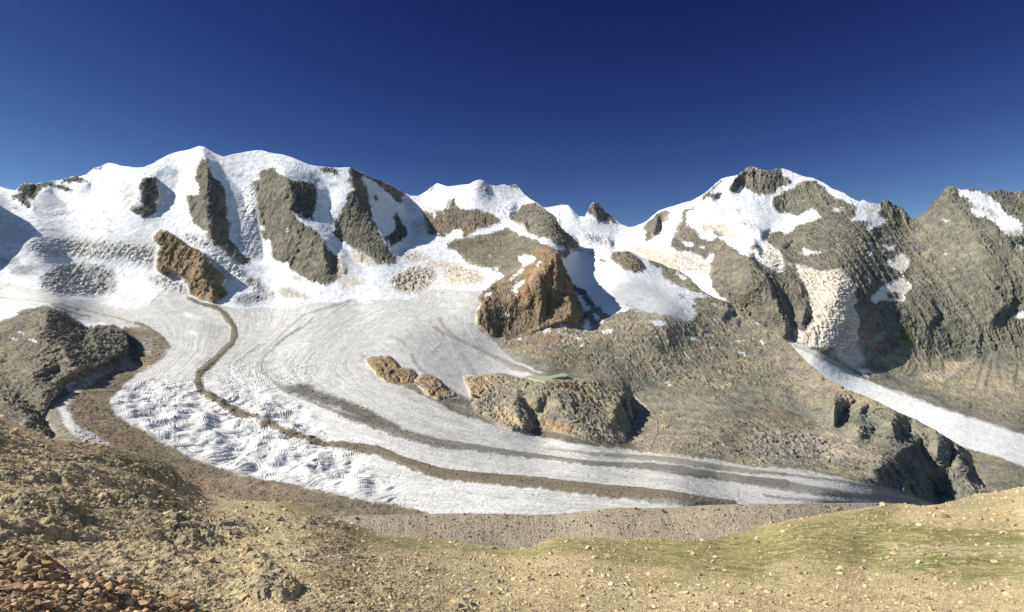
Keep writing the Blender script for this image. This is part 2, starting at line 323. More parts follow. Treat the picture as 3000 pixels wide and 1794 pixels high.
# brown face of the pyramid
PYR = c('J','1150 385 1200 480 1260 580 1310 680 1350 800 1380 900 1440 970 1500 1060 1500 1120 1400 1160 1330 1220 1200 1230 1000 1290 900 1340 800 1400 650 1400 600 1440 500 1400 400 1380 330 1380 250 1280 190 1230 190 1150 190 1080 250 1000 210 930 280 830 400 730 520 660 700 600 820 540 900 440 1000 400')
A4.mat(PYR, (.20,.155,.10), 0, 1.15)
A4.mat(c('J','1150 385 1160 470 1000 600 900 720 760 850 640 930 700 800 800 640 900 520 1000 440'), (.28,.20,.115), 0, soft=5)
A4.mat(c('J','640 930 760 840 860 800 830 880 720 960 660 980'), (.24,.13,.075), 0, soft=6)
A4.mat(c('J','960 640 1080 580 1150 600 1100 700 1040 740'), (.22,.135,.09), 0, soft=5)
A4.mat(c('J','1100 330 1160 380 1040 380 900 430 780 560 800 420 900 310 1020 290'), (.27,.19,.11), 0, soft=6)
for q in ('690 410 780 405 880 410 910 425 860 500 760 545 740 490 690 460','905 525 990 450 1000 460 940 540','700 600 780 565 760 600 650 690 570 750 600 700','670 760 780 700 770 740 690 810 680 880 650 930 660 850 610 860','560 930 600 915 600 930 570 940','310 855 330 850 380 895 290 935','430 1160 650 1100 665 1105 600 1140 500 1160','650 1410 800 1420 870 1395 880 1400 760 1440 660 1450','965 1330 1040 1300 1110 1315 1060 1340 1060 1380 1030 1425 1000 1420 1010 1350','1180 1220 1240 1250 1310 1265 1310 1280 1210 1275','1150 1310 1240 1340 1340 1350 1430 1400 1475 1390 1470 1430 1440 1440 1400 1400 1300 1360 1180 1350','1340 1245 1420 1195 1425 1215','1490 1165 1540 1170 1560 1240 1585 1285 1540 1325 1450 1295 1500 1270','1570 1050 1620 1110 1670 1150 1675 1190 1610 1180 1600 1120','1630 1230 1720 1200 1740 1220 1650 1240','1700 1320 1850 1290 1780 1340 1710 1340','1990 1190 2060 1200 2070 1220','2220 1180 2300 1190 2473 1210 2473 1250 2380 1250','2130 1170 2210 1210 2180 1215','460 760 500 745 495 760','470 790 490 790 480 815','760 300 840 285 830 295 760 305','360 380 370 410 330 430','370 200 390 150 400 145','60 310 100 265 80 300','2330 1390 2380 1390 2370 1430','1640 1325 1680 1330 1670 1350','220 1050 270 1035 250 1060','395 570 500 540 480 560 410 590'):
    A4.mat(c('J', q), SNOW, 1, .1, soft=.8)
# upper snow gully between ridge and buttress
A4.mat(c('J','580 0 600 50 680 90 760 150 830 160 900 200 950 200 1000 190 1060 195 1110 260 1060 250 1130 290 1200 320 1265 345 1180 340 1100 300 1000 250 900 215 800 190 730 170 680 125 600 80 530 40 500 0'), SNOW, 1, .1)
# snowfield right of the pyramid
SF = c('J','1190 430 1330 330 1480 310 1830 365 2100 370 2200 470 2330 540 2473 600','K','120 150 180 330 300 450 400 560 480 640 560 720 500 815 430 810 300 760 100 720 0 730','J','2200 1060 2050 1030 2000 1090 1830 1110 1760 1130 1680 1000 1560 1060 1500 1100 1450 980 1380 900 1310 690 1240 540')
A4.mat(SF, SNOW, 1, .12)
A4.mat(c('K','0 420 100 440 200 520 330 600 420 700 490 800 430 810 300 760 100 720 0 730','J','2200 1060 2050 1010 1800 940 1900 820 2100 760 2300 780'), (.56,.57,.58), 0, .15, ice=1, soft=14)
A4.mat(c('J','1830 370 2000 355 2080 390 2180 480 2230 600 2100 620 2000 590 1900 510 1810 475 1800 430'), (.19,.165,.12), 0, 1.0)
A4.mat(c('J','1640 460 1700 445 1760 465 1740 490 1680 485'), ROCKG, 0, .8)
for q in ('1200 420 1290 350 1330 370 1260 440','1330 345 1420 320 1510 350 1480 370 1400 350 1330 380','1400 390 1480 400 1410 410','1510 390 1640 370 1650 385 1590 410','1360 420 1400 415 1390 435','1330 740 1450 800 1530 860 1560 930 1650 1000 1580 1050 1500 950 1400 870 1350 820','2010 980 2100 1030 2000 1000','1750 370 1830 360 1790 380'): A4.mat(c('J', q), ROCKG, 0, .8)
# snow streaks on the right slope
for q in ('400 1000 500 1010 685 1090 660 1095 520 1050','630 970 700 980 780 1030 740 1025','770 790 860 840 850 855 800 830','895 1095 1000 1150 990 1160','1040 1185 1150 1220 1240 1275 1100 1230','740 1130 805 1160 730 1165','1315 1065 1350 1060 1410 1120 1370 1115','1000 1055 1210 1070 1200 1085 1040 1070','740 640 790 615 860 670 800 655','1170 715 1230 720 1240 745','970 700 1040 670 1060 690 1000 715','980 750 1130 760 1100 770','1250 810 1340 860 1370 900 1300 860','330 860 440 880 490 905 380 885','0 820 100 815 200 860 240 885 80 880','730 1285 770 1325 820 1350 750 1325','65 1020 110 1025 110 1055','1140 930 1210 965 1160 960','170 310 420 440 600 500 795 550 640 545 500 560 600 610 500 640 430 600 380 560 480 560 330 480','410 700 560 780 540 790 430 730','520 680 600 740 580 740','620 600 690 605 640 625','300 200 440 290 440 360 380 300','700 1215 740 1205 730 1220','540 815 640 860 630 870','690 905 830 960 780 945'): A4.mat(c('K', q), SNOW, 1, .1, soft=.8)
A4.mat(c('P','1780 470 1900 490 1945 545 1900 545 1820 510'), SNOW, 1, .1); 
for q in ('2100 1390 2170 1380 2175 1410','2240 1395 2280 1400 2250 1412','2375 75 2400 55 2455 95 2400 95','190 70 245 55 240 80','315 55 340 50 335 70','440 90 495 130 480 135','690 65 720 60 715 85','800 70 870 40 875 60 820 80'): A4.mat(c('P', q), SNOW, 1, .1, soft=.8)
# grey scree fan, sandy gullies
A4.mat(c('P','0 100 300 170 500 220 700 280 1000 300 1400 400 1700 470 2000 560 2473 700','Q','0 60 300 200 700 350 900 500 800 560 400 450 0 380','P','2473 950 2100 900 1800 800 1650 830 1500 700 1400 640 1260 570 1100 530 1000 460 800 450 500 440 150 440'), (.235,.22,.165), 0, .3, soft=10)
A4.mat(c('J','550 1440 800 1440 900 1380 1130 1340 1180 1400 1170 1483 600 1483'), (.235,.18,.115), 0, .5, soft=6)
A4.mat(c('P','0 30 300 90 500 130 900 270 1000 290 900 290 600 230 200 110 0 80'), (.24,.185,.12), 0, .5, soft=8)
A4.mat(c('Q','0 260 200 330 400 400 600 450 700 480 500 460 250 390 0 300'), (.25,.175,.115), 0, .5, soft=8)
A4.mat(c('P','1410 690 1560 760 1640 850 1660 1000 1560 1010 1500 900 1430 800'), SAND, 0, .4, soft=5)
for q in ('1800 780 1860 800 1850 1050 1780 1100 1780 950','1900 850 1930 850 1900 1000 1870 1000','2030 840 2050 860 2000 980 1960 1000','2120 900 2160 900 2170 1000 2130 1000'): A4.mat(c('P', q), SAND, 0, .5, soft=4)
A4.mat(c('Q','150 50 480 60 520 110 350 110 200 90'), SAND, 0, .6, soft=6); A4.mat(c('Q','700 130 1000 160 1350 340 1200 300 1000 230 800 190'), (.25,.215,.14), 0, .8, soft=6)
A4.mat(c('K','1170 690 1400 420 1440 470 1380 620 1300 740 1230 740'), (.26,.23,.14), 0, .6, soft=5)
A4.mat(c('Q','0 560 300 480 700 560 900 700 800 800 400 850 0 830'), (.255,.235,.195), 0, 1.0, soft=12)
A4.mat(c('Q','800 250 1240 330 1400 500 1900 650 2050 900 2150 1050 1800 1160 1400 1080 1000 990 900 800 1200 700 1100 560 850 480'), (.19,.185,.15), 0, .9, soft=12)
# --- the ice stream
GL = c('G','-700 700 0 560 180 560 460 640 600 650 900 680 1150 660 1400 720 1600 760 1800 800 1850 740 2000 620 2250 640','H','0 860 120 900 330 920 560 990 800 1060 1000 1050 1300 1040 1500 1000 1800 980 2100 960 2300 960','I','220 960 700 940 850 930 1100 815 1300 820 1700 840 1650 900 1690 1010 1630 1100 1640 1230','O','1640 0 1720 60 1830 150 2000 330 2100 400 2380 530 2420 545 2200 600 1920 545 1700 550 1480 590 1480 620 1570 820 1570 880 1400 860 1150 880 1200 940 1400 1040 1640 1100 1900 1190 2300 1290','P','0 1090 400 1160 900 1250 1300 1290 1590 1340 1700 1360 2000 1390 2473 1430','Q','0 830 200 840 450 850 620 890 900 950 1150 1010 1350 1060 1650 1175','R','2400 620 2000 620 1200 640 0 720','S','0 700','T','1600 700 800 300 300 100','M','500 1000 650 900 800 700 1000 560 1300 500 1560 350 1520 200 1480 60','G','1380 1030 1200 1000 1000 990 900 960 750 880 620 830 450 800 0 1000')
A4.mat(GL, ICE, 0, .0, ice=1)
A4.mat(np.concatenate([c('M','1330 900 1500 720 2000 500 2473 420'), c('N','900 500 1500 600 2000 950 2473 1230','S','1700 200 2473 300 2473 620 1700 600 1300 560 700 440 0 320','T','1500 230 1200 60')]), (.66,.655,.64), 0, 0, ice=1, soft=30, alpha=.75)
A4.mat(c('G','0 740 300 790 500 800 400 830 200 870 0 970'), (.66,.68,.68), 0, 0, ice=1)
A4.mat(c('G','-300 560 180 560 460 650 700 700 1000 790 1400 830 1650 850 1850 800 2473 870','H','0 1080 300 1200 700 1300 500 1400 0 1200'), ICEG, 0, 0, ice=1, soft=10, alpha=.55)
for q,a in (('G 700 700 900 660 1200 690 1500 660 1750 710 1820 800 1700 840 1400 830 1100 770 850 740',1),('G 2180 880 2300 900 2473 960 2400 980 2250 940',.8),('M 2260 45 2330 40 2390 80 2330 90',1),('M 1745 400 1800 385 1840 385 1830 415',1),('M 1880 325 1960 310 1950 345',1),('H 120 1080 250 1130 300 1180 180 1140',.8),('H 200 1320 260 1320 320 1360 260 1360',1)):
    k, s = q.split(' ', 1); A4.mat(c(k, s), SNOW, 1, 0, soft=3, alpha=a)
LATM = np.concatenate([c('M','1480 0 1720 0 1850 60 1990 170 2010 280 1950 370 1800 480 1640 570 1500 700 1400 800 1330 860 1330 940 1400 1060 1550 1150 1780 1270'), c('T','1250 100 1400 180 1560 260 1750 330 1950 390 2200 440 2473 490','S','200 360 500 400 700 460 900 500 1100 520 1250 560 1400 600'), [(1250,1560),(900,1560),(600,1500),(400,1400),(230,1300)], c('M','860 1050 780 980 850 900 950 740 1040 650 1200 590 1420 490 1560 500 1700 490 1580 380 1520 300 1540 230 1510 110')])
A4.mat(LATM, DEB, 0, .15, soft=3)
A4.mat(c('M','1020 850 1100 1000 1080 1150 1200 1200 1300 1230 1600 1330 1700 1483 1400 1450 1100 1290 950 1130 1000 1000'), (.20,.145,.095), 0, .2, soft=8)
A4.mat(c('T','1100 150 1500 380 2000 530 2473 620 2100 620 1700 560 1400 380'), (.215,.15,.10), 0, .2, soft=8)
A4.mat(c('M','720 1020 790 1080 900 1130 1000 1230 1200 1320 1340 1420 1200 1420 1000 1380 900 1290 800 1190'), ICE, 0, .1, ice=1, soft=3, alpha=.9)
A4.mat(c('M','660 1000 760 900 900 760 1040 640 1200 590 1180 620 1000 760 860 880 740 980'), (.42,.40,.35), 0, .1, soft=3)
A4.mat(c('M','570 980 760 830 900 700 960 620 1040 640 900 760 660 1000 720 1020 800 1190 900 1290 1000 1400 850 1400 620 1400 640 1280 600 1190 530 1100'), (.26,.235,.175), 0, .3, soft=3)
A4.mat(c('M','1680 80 1800 130 1880 240 1850 330 1700 330 1640 300 1700 200'), (.30,.285,.25), 0, .2, soft=8, alpha=.7)
bd = A4.band
bd(c('G','0 720 300 735 600 770 850 820 1080 870 1250 915 1400 950 1600 1010'), 4, DEB, .7); bd(c('G','620 790 750 850 900 900 1080 945'), 6, DEB, .8); bd(c('G','0 765 200 770 450 800 600 820'), 1.6, DEBD, .8)
bd(c('G','1640 1010 1800 1090 1950 1200 2020 1300'), [8,12,16,18], (.15,.13,.10), .9); bd(c('G','1500 1110 1570 1200 1650 1300 1700 1400'), 22, (.14,.125,.10), .8)
bd(c('G','60 600 150 620 350 680'), 8, CREAM, .6)
bd(c('H','200 920 380 1000 560 1040 650 1110 720 1220 770 1300 780 1380','N','765 30 775 80 740 180 650 270 540 370 430 470 340 560 325 660 380 770 560 890 760 990 950 1060 1040 1110'), [8,12,12,16,17,17,17,18,18,18,18,18,19,20,20,20,20,19,17,15,13], (.165,.142,.10), 1, 1.5)
bd(c('N','1100 1180 1180 1140 1290 1190 1330 1240'), 13, (.19,.155,.105), .9, 2)
bd(c('N','1350 1260 1560 1300 1750 1370 1990 1410 2200 1450 2473 1480','S','1250 160 1500 240 1750 270 2100 300 2473 330','R','300 370 600 400 850 430 1150 455 1400 480 1700 520 2000 545'), [12,15,18,24,26,28,30,33,33,33,34,34,36,38,38,36,30,20], (.185,.158,.115), 1, 3)
bd(c('R','1000 500 1300 530 1650 560'), [4,14,10], (.25,.26,.22), .8)
A4.mat(c('N','1250 690 1440 690 1640 670 1850 780 2150 890 2473 1020 2473 1130 2300 1070 2050 990 1780 910 1500 820'), (.16,.158,.138), 0, .1, soft=5)
A4.mat(c('O','0 880 130 930 350 1010 520 1080 640 1160 740 1210 700 1250 500 1190 250 1110 150 1060 0 1000'), (.135,.133,.115), 0, .1, soft=3)
bd(c('N','1640 880 1900 980 2150 1090 2473 1190'), [6,10,13,15], DEBG, .8)
bd(c('O','0 1050 250 1130 500 1220 700 1280 900 1330 1100 1385 1300 1420 1500 1440 1800 1483','R','600 170 950 190 1250 210 1500 240 1750 280 2100 330 2473 370'), [12,16,20,24,27,27,25,22,18,14,14,20,26,26,26,26], DEBG, .92)
bd(c('N','1560 0 1400 110 1200 280 1120 360 1090 450 1100 530 1180 600 1290 700 1450 820'), 7, (.2,.2,.18), .6, 3)
bd(c('H','2150 960 1900 1030 1600 1130 1400 1300 1250 1450 1080 1600'), [8,8,6,6,5,4], (.24,.24,.21), .6, 3); bd(c('H','1720 1160 1600 1270 1380 1400 1280 1483'), 5, (.2,.2,.18), .7, 2)
bd(c('N','1070 210 900 330 780 440'), 5, (.2,.2,.18), .7, 2); bd(c('N','1040 420 1030 500 1040 600'), 2.5, (.2,.2,.18), .6)
bd(c('R','300 50 700 90 1100 120 1500 160 1900 220 2200 260 2473 280'), [3,8,14,18,16,12,12], DEB, .75, 4); bd(c('Q','0 960 300 1000 600 1050 900 1080 1200 1120 1500 1160'), [26,30,26,20,20,16], DEBG, .85, 6)
bd(c('Q','0 885 400 910 800 960 1100 1000 1400 1070 1650 1160'), [6,8,10,14,16,14], DEBG, .75, 4); bd(c('Q','100 1085 400 1130 900 1150'), [6,12,14], DEBG, .7, 4); bd(c('Q','1100 1050 1400 1110 1600 1170'), 22, DEBG, .7, 5)
bd(c('O','1130 0 1200 60 1350 130 1500 190 1700 290 1900 390 2100 480 2350 560'), [10,10,8,8,12,14,18,10], (.19,.15,.115), .85, 4); bd(c('I','1180 1180 1250 1300 1400 1420'), 12, (.25,.22,.18), .6, 5)
bd(c('O','840 330 870 420 940 500 1100 620 1300 730 1450 850'), [12,12,10,8,8,8], (.22,.215,.2), .6, 4); bd(c('O','1100 300 1150 240 1190 200'), 6, (.25,.23,.2), .6, 4)
bd(c('O','1250 60 1330 110 1500 180'), 6, (.2,.16,.12), .5, 4); bd(c('O','1400 360 1500 450 1560 550'), 30, ICEG, .5, 8); bd(c('O','600 130 750 200'), 14, ICEG, .6, 6)
A4.mat(c('O','740 690 880 650 1010 800 1150 880 1280 850 1380 850 1430 800 1560 880 1640 1050 1900 1190 1800 1160 1400 1040 1200 940 1000 840'), (.17,.165,.135), 0, .2, soft=2)
A4.mat(c('O','1260 700 1380 760 1440 850 1380 850 1330 790'), (.2,.19,.165), 0, .2, soft=3)
A4.mat(c('O','600 100 1100 -50 1700 100 2300 500 1500 560 1570 860 1100 620 850 330'), (.33,.33,.32), 0, 0, ice=1, soft=16, alpha=.6)
# rock knolls in the ice and the long knoll behind them
K1 = c('O','290 380 370 340 580 345 650 400 700 470 840 490 930 580 890 650 740 690 570 670 450 600 400 520 330 450')
K2 = c('O','930 580 980 560 1080 580 1200 640 1260 730 1330 790 1370 770 1380 830 1290 850 1180 880 1020 810 990 740 890 660')
K3 = c('O','1480 600 1700 560 1900 550 2080 590 2300 640','P','0 450 200 480 500 440 800 460 1000 470 1100 530 1260 570 1350 620 1410 680 1440 860 1450 1000 1420 1180 1360 1220 1280 1240 1080 1210 870 1180 700 1140 450 1080 300 1060 180 1080 0 1080','O','2050 1240 1900 1180 1700 1060 1640 1020 1570 900 1700 860 1560 820 1520 700')
A4.mat(K1, (.27,.20,.115), 0, .9, soft=.8); A4.mat(K2, (.37,.275,.18), 0, .9, soft=.8); A4.mat(K3, (.26,.235,.17), 0, .9, soft=.8)
A4.mat(c('O','1480 600 1700 570 1810 640 1790 760 1700 850 1560 830'), (.36,.28,.17), 0, soft=3); A4.mat(c('O','1810 940 1950 900 2080 1050 2200 1230 2050 1240 1900 1180 1820 1050'), (.36,.30,.20), 0, soft=5)
A4.mat(c('P','600 480 850 560 760 590 560 540'), (.27,.20,.13), 0, soft=4); A4.mat(c('P','740 600 1000 640 960 740 850 720'), (.30,.23,.14), 0, soft=5); A4.mat(c('P','400 960 700 1000 760 1100 520 1120 360 1040'), (.30,.22,.13), 0, soft=5)
A4.mat(c('P','0 1050 200 1090 300 1060 450 1080 700 1140 870 1190 1100 1210 1300 1240 1420 1230 1600 1345 1300 1295 900 1255 400 1165'), (.16,.145,.115), 0, .2, soft=1.5)
# left crag
CRAG = c('G','-700 1050 0 990 130 950 230 900 180 880 350 840 560 815 650 830 780 890 850 940 960 1010 1050 1080 1150 1050 1350 1030 1480 1100 1530 1180 1540 1260 1520 1340','M','1420 350 1200 420 1080 480 900 560 700 680 560 980 530 1100 640 1280 600 1400 0 1400 -700 1300')
A4.mat(CRAG, (.19,.172,.13), 0, .8, soft=1)
A4.mat(c('M','640 680 800 600 1000 500 1150 480 1380 360 1520 300 1600 380 1700 490 1560 500 1420 490 1250 570 1050 630 930 640 800 690 850 800 700 900 600 1000 560 980 700 760'), (.2,.185,.145), 0, .4, soft=3)
for q in ('200 55 300 65 330 80 220 80','340 180 400 155 470 175 400 190','20 150 230 145 200 160','680 245 760 240 720 260','1070 410 1180 435 1150 440','1210 410 1290 405 1260 430','940 80 970 80 975 110'): A4.mat(c('M', q), SNOW, 1, .1, soft=.8)
A4.mat(c('G','200 890 300 880 320 870 210 910'), SNOW, 1, .1, soft=.8)
# orange-brown rock below the snow face
R5 = c('G','1850 -10 1950 -60 2100 0 2200 90 2300 110 2473 160','H','460 400 560 600 690 700 700 880 640 950 520 990 330 920 230 880 210 780 110 660 180 640 100 600 0 610','G','1960 400 1900 380 1890 250 1950 100')
R5 = c('A','1840 1190 1920 1130 2000 1150 2100 1200 2190 1260 2310 1350 2473 1420','H','420 400 500 520 600 600 690 700 620 770 700 880 640 950 520 990 330 920 230 880 210 780 110 660 60 610 0 610','G','1960 400 1900 390 1880 280 1900 150 1960 80 1900 50')
A4.mat(R5, (.25,.19,.11), 0, 1.2, soft=.8); A4.mat(c('H','200 320 330 340 300 380 230 380'), (.42,.27,.11), 0, soft=5); A4.mat(c('G','1850 0 1960 -10 1920 60 1860 40'), ROCKG)
A4.mat(c('H','0 760 120 840 240 900 60 870 -100 830'), ICEG, 0, .3, ice=1, soft=4)
# dirty and broken snow; ice-cliff shade painted in as colour
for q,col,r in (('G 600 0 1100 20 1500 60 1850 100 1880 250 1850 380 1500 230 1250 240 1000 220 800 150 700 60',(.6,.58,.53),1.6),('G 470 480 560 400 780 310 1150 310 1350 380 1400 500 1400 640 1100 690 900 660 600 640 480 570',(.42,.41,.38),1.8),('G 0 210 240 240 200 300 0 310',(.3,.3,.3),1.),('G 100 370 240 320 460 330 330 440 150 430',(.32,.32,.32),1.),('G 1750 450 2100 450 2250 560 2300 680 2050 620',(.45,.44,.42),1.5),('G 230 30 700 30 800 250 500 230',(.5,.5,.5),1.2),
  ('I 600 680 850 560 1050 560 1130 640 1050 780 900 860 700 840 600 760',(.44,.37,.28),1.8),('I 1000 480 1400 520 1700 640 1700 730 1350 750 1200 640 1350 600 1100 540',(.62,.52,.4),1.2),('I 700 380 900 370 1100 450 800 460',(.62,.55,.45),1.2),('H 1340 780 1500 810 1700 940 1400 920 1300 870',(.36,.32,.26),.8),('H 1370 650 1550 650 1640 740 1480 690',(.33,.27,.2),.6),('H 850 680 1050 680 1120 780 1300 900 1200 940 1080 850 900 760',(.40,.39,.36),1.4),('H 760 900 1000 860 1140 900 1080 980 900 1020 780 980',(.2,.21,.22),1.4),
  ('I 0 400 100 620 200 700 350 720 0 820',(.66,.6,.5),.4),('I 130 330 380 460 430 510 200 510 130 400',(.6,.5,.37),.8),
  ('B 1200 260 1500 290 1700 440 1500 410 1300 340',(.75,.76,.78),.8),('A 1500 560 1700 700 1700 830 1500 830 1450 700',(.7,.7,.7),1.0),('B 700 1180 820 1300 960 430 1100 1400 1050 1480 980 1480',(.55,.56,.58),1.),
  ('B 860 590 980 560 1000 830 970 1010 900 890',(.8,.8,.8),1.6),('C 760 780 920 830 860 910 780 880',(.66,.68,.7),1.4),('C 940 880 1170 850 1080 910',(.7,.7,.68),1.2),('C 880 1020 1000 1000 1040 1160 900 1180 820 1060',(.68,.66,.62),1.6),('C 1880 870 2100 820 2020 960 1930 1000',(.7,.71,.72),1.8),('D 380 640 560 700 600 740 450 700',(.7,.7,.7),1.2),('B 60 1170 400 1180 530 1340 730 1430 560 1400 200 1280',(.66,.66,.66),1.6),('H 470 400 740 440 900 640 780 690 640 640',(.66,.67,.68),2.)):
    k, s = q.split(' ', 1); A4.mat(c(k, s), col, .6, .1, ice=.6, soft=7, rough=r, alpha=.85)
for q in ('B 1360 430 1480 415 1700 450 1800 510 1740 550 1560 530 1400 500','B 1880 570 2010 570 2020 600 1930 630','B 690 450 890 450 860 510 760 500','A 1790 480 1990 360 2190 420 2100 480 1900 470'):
    k, s = q.split(' ', 1); A4.mat(c(k, s), (.45,.5,.55), .5, .1, soft=3)  # grey-blue shade under the ice cliffs, painted into the snow colour
for q,wv in (('A 410 940 600 935 900 910',5),('A 590 955 720 940 900 912',5),('A 1230 970 1350 1030',5),('A 1100 1105 1200 1105 1380 1170',6),('C 1370 715 1500 730 1650 760',2.5),('C 1530 780 1700 850 1850 850',2.5),('A 470 1110 740 1140',7),('A 1180 890 1290 910',6),('E 800 700 1000 690',1)):
    k, s = q.split(' ', 1); bd(c(k, s), wv, (.45,.43,.38), .7, 3)
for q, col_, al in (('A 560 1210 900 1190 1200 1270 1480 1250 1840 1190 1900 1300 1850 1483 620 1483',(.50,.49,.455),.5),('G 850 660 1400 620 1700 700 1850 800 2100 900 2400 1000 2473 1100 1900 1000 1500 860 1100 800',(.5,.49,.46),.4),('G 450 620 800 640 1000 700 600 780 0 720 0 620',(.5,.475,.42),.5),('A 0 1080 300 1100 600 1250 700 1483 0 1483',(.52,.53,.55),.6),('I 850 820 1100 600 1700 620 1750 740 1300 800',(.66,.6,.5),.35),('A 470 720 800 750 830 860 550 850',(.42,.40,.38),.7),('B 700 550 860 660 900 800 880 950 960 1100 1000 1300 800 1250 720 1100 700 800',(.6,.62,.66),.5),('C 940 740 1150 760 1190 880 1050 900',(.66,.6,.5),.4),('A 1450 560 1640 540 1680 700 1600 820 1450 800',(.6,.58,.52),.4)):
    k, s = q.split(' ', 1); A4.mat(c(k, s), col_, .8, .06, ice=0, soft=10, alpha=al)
A4.mat(c('N','400 420 900 420 1500 560 1900 900 2473 1200','S','1100 100 1700 240 2473 330 2473 600 1700 590 1300 560 700 440 0 320','T','1500 230 1200 60','M','1330 900 1500 720 2000 500'), (.66,.655,.64), 0, 0, ice=1, soft=24, alpha=.0)
# --- which way the faces turn: rightward-falling faces (shade) and leftward ones
sh = A4.sh
for q, v in (('A 1750 510 1870 490 1930 740 1880 900 1740 820 1690 760 1720 660',1.6),('A 460 700 620 600 880 670 1100 560 1110 650 1080 690 880 700 620 660 800 830 830 870 400 880 380 770',1.6),('A 200 640 430 580 420 760 360 860 230 700',1.6),('A 0 700 200 800 330 890 100 900 0 880',1.5),
  ('A 1900 420 2190 430 2240 480 2150 640 2100 760 1950 900 1930 740 1880 500',1.1),
  ('B 450 350 500 480 610 570 660 680 690 860 680 940 720 1060 700 1180 820 1340 980 1483 850 1520 700 1440 500 1250 480 1130 440 960 410 800 440 650 450 500',1.7),
  ('B 390 150 470 180 560 290 660 440 700 500 860 660 900 780 880 860 970 950 1000 870 1060 940 1060 1100 1110 1240 1130 1483 980 1483 820 1320 700 1180 720 1060 690 860 660 680 610 570 500 480 430 320',1.25),
  ('H 1830 280 1900 320 2000 400 1960 580 1940 640 1900 560 1860 440',1.7),('B 1400 500 1740 560 1770 760 1740 900 1710 1020 1560 970 1440 890 1480 800 1460 650',1.8),
  ('B 1360 430 1480 415 1700 450 1800 500 1880 590 1950 740 1920 830 1890 920 1950 1050 2060 1100 2060 1250 2040 1300 2200 1450 1960 1400 1830 1230 1650 1070 1450 900 1710 1020 1770 760 1740 560 1400 500',1.2),
  ('H 2040 330 2200 470 2400 620 2260 610 2100 620 2050 460 1880 300',1.2),
  ('C 110 375 250 435 400 505 560 570 680 640 770 690 740 760 730 820 650 790 560 700 480 620 380 540 270 480 240 500 300 600 330 700 360 850 360 960 400 1060 340 1000 280 920 220 780 160 640 130 480',1.8),
  ('C 300 480 560 660 640 780 640 880 720 830 870 960 860 1030 790 1000 720 1010 720 1080 850 1230 840 1290 690 1350 720 1440 600 1380 500 1220 410 1070 360 900 330 700 250 500',1.3),
  ('C 1590 640 1720 560 1780 600 1880 720 1800 740 1700 700',1.3),('C 1290 745 1310 760 1310 850 1250 880',1.2),('D 440 430 500 440 480 510 380 560 380 530',1.5),('C 2040 850 2110 830 2120 900 2040 960',1.5),
  ('D 580 600 640 740 620 770 560 680',1.8),('D 350 590 420 640 500 700 400 660',1.2),
  ('J 1155 390 1200 480 1260 580 1310 680 1350 800 1380 900 1440 970 1500 1060 1500 1120 1400 1150 1330 1140 1340 980 1280 820 1220 640 1170 470',2.6),
  ('J 940 660 990 740 1040 880 1040 1120 960 1100 980 980 960 800',2.2),('J 860 880 900 900 860 1000 800 1080 830 960',1.3),('J 380 1270 440 1310 440 1360 400 1370',1.6),
  ('H 420 400 500 520 600 600 690 700 620 770 700 880 640 950 520 980 480 800 400 700 350 560',1.5),('H 560 780 760 700 960 840 1140 900 1300 1030 1200 1060 900 1060 600 1000 700 900',.6),
  ('M 640 680 770 570 1000 470 1080 400 1380 360 1520 300 1580 380 1700 490 1560 500 1420 490 1250 570 1050 630 930 640 800 680',2.08),('M 0 780 200 850 370 960 480 1080 640 1280 580 1340 480 1260 280 1200 370 1150 250 1030 100 960',2.21),
  ('G 560 900 700 870 800 900 960 1010 1100 1120 1000 1200 950 1270 800 1290 600 1260 430 1170 560 1080',.9),('M 380 550 700 460 720 560 560 640 420 620',1.95),('M 760 250 900 270 1300 380 1000 470 850 420',1.56),('M 580 780 740 750 770 810 600 860 480 790',2.08),('G 1100 1150 1500 1200 1500 1340 1200 1340',1.0),
  ('P 110 680 200 800 290 900 290 970 130 870 120 780',1.36),('O 2150 800 2330 1070 2370 1200 2200 1240 2130 1100 2080 900',1.20),('P 1330 610 1410 680 1450 880 1440 1000 1380 1090 1290 1000 1160 990 1250 800 1290 700',1.61),('P 1430 1060 1400 1200 1350 1210 1320 1120',1.24),('P 860 820 930 920 950 1000 900 930',1.24),('P 690 650 790 760 740 800 700 700',1.24),('P 370 650 420 680 400 800 330 830 260 760',1.12),('P 560 680 640 800 600 830',1.12),('P 160 500 230 480 250 510 180 540',0.93),('P 1000 1050 1080 1200 1040 1190',1.24),('P 640 930 780 1110 700 1050',0.99),
  ('O 1170 780 1230 800 1200 870',0.96),('O 690 560 710 650 660 580',0.84),('O 560 560 640 580 600 610',0.72),('O 640 420 700 470 670 480',0.84),('O 870 500 930 580 900 570',0.84),
  ('Q 760 210 960 230 870 290 800 370 780 450 760 450 760 300',2.50),('Q 950 500 1110 470 1120 530 1000 550',2.50),('Q 1270 420 1340 400 1440 470 1420 530 1290 530',2.50),('Q 1290 720 1470 620 1500 600 1580 750 1640 900 1590 830 1450 760',2.50),('Q 1690 560 1800 620 1830 760 1760 820 1690 740',2.50),('Q 1870 640 1990 720 2010 830 2130 1000 1990 900 1880 830',2.75),('Q 1080 890 1200 810 1320 790 1450 900 1620 950 1640 1000 1720 1160 1640 1160 1380 1060 1400 940 1230 940',2.50),('Q 980 300 1060 270 1040 350 990 350',2.25),('Q 660 690 750 625 700 680',2.00),('Q 620 0 680 50 640 40',2.25),
  ('K 950 610 1050 690 980 770 880 800 950 720',1.8),('K 1065 830 1110 850 1100 910 1060 860',1.8),('K 770 720 800 740 770 760',1.3),('K 1430 970 1480 1070 1450 1050',1.4),('K 900 1100 990 1170 960 1160',1.2)):
    k, s = q.split(' ', 1); sh(c(k, s), v)
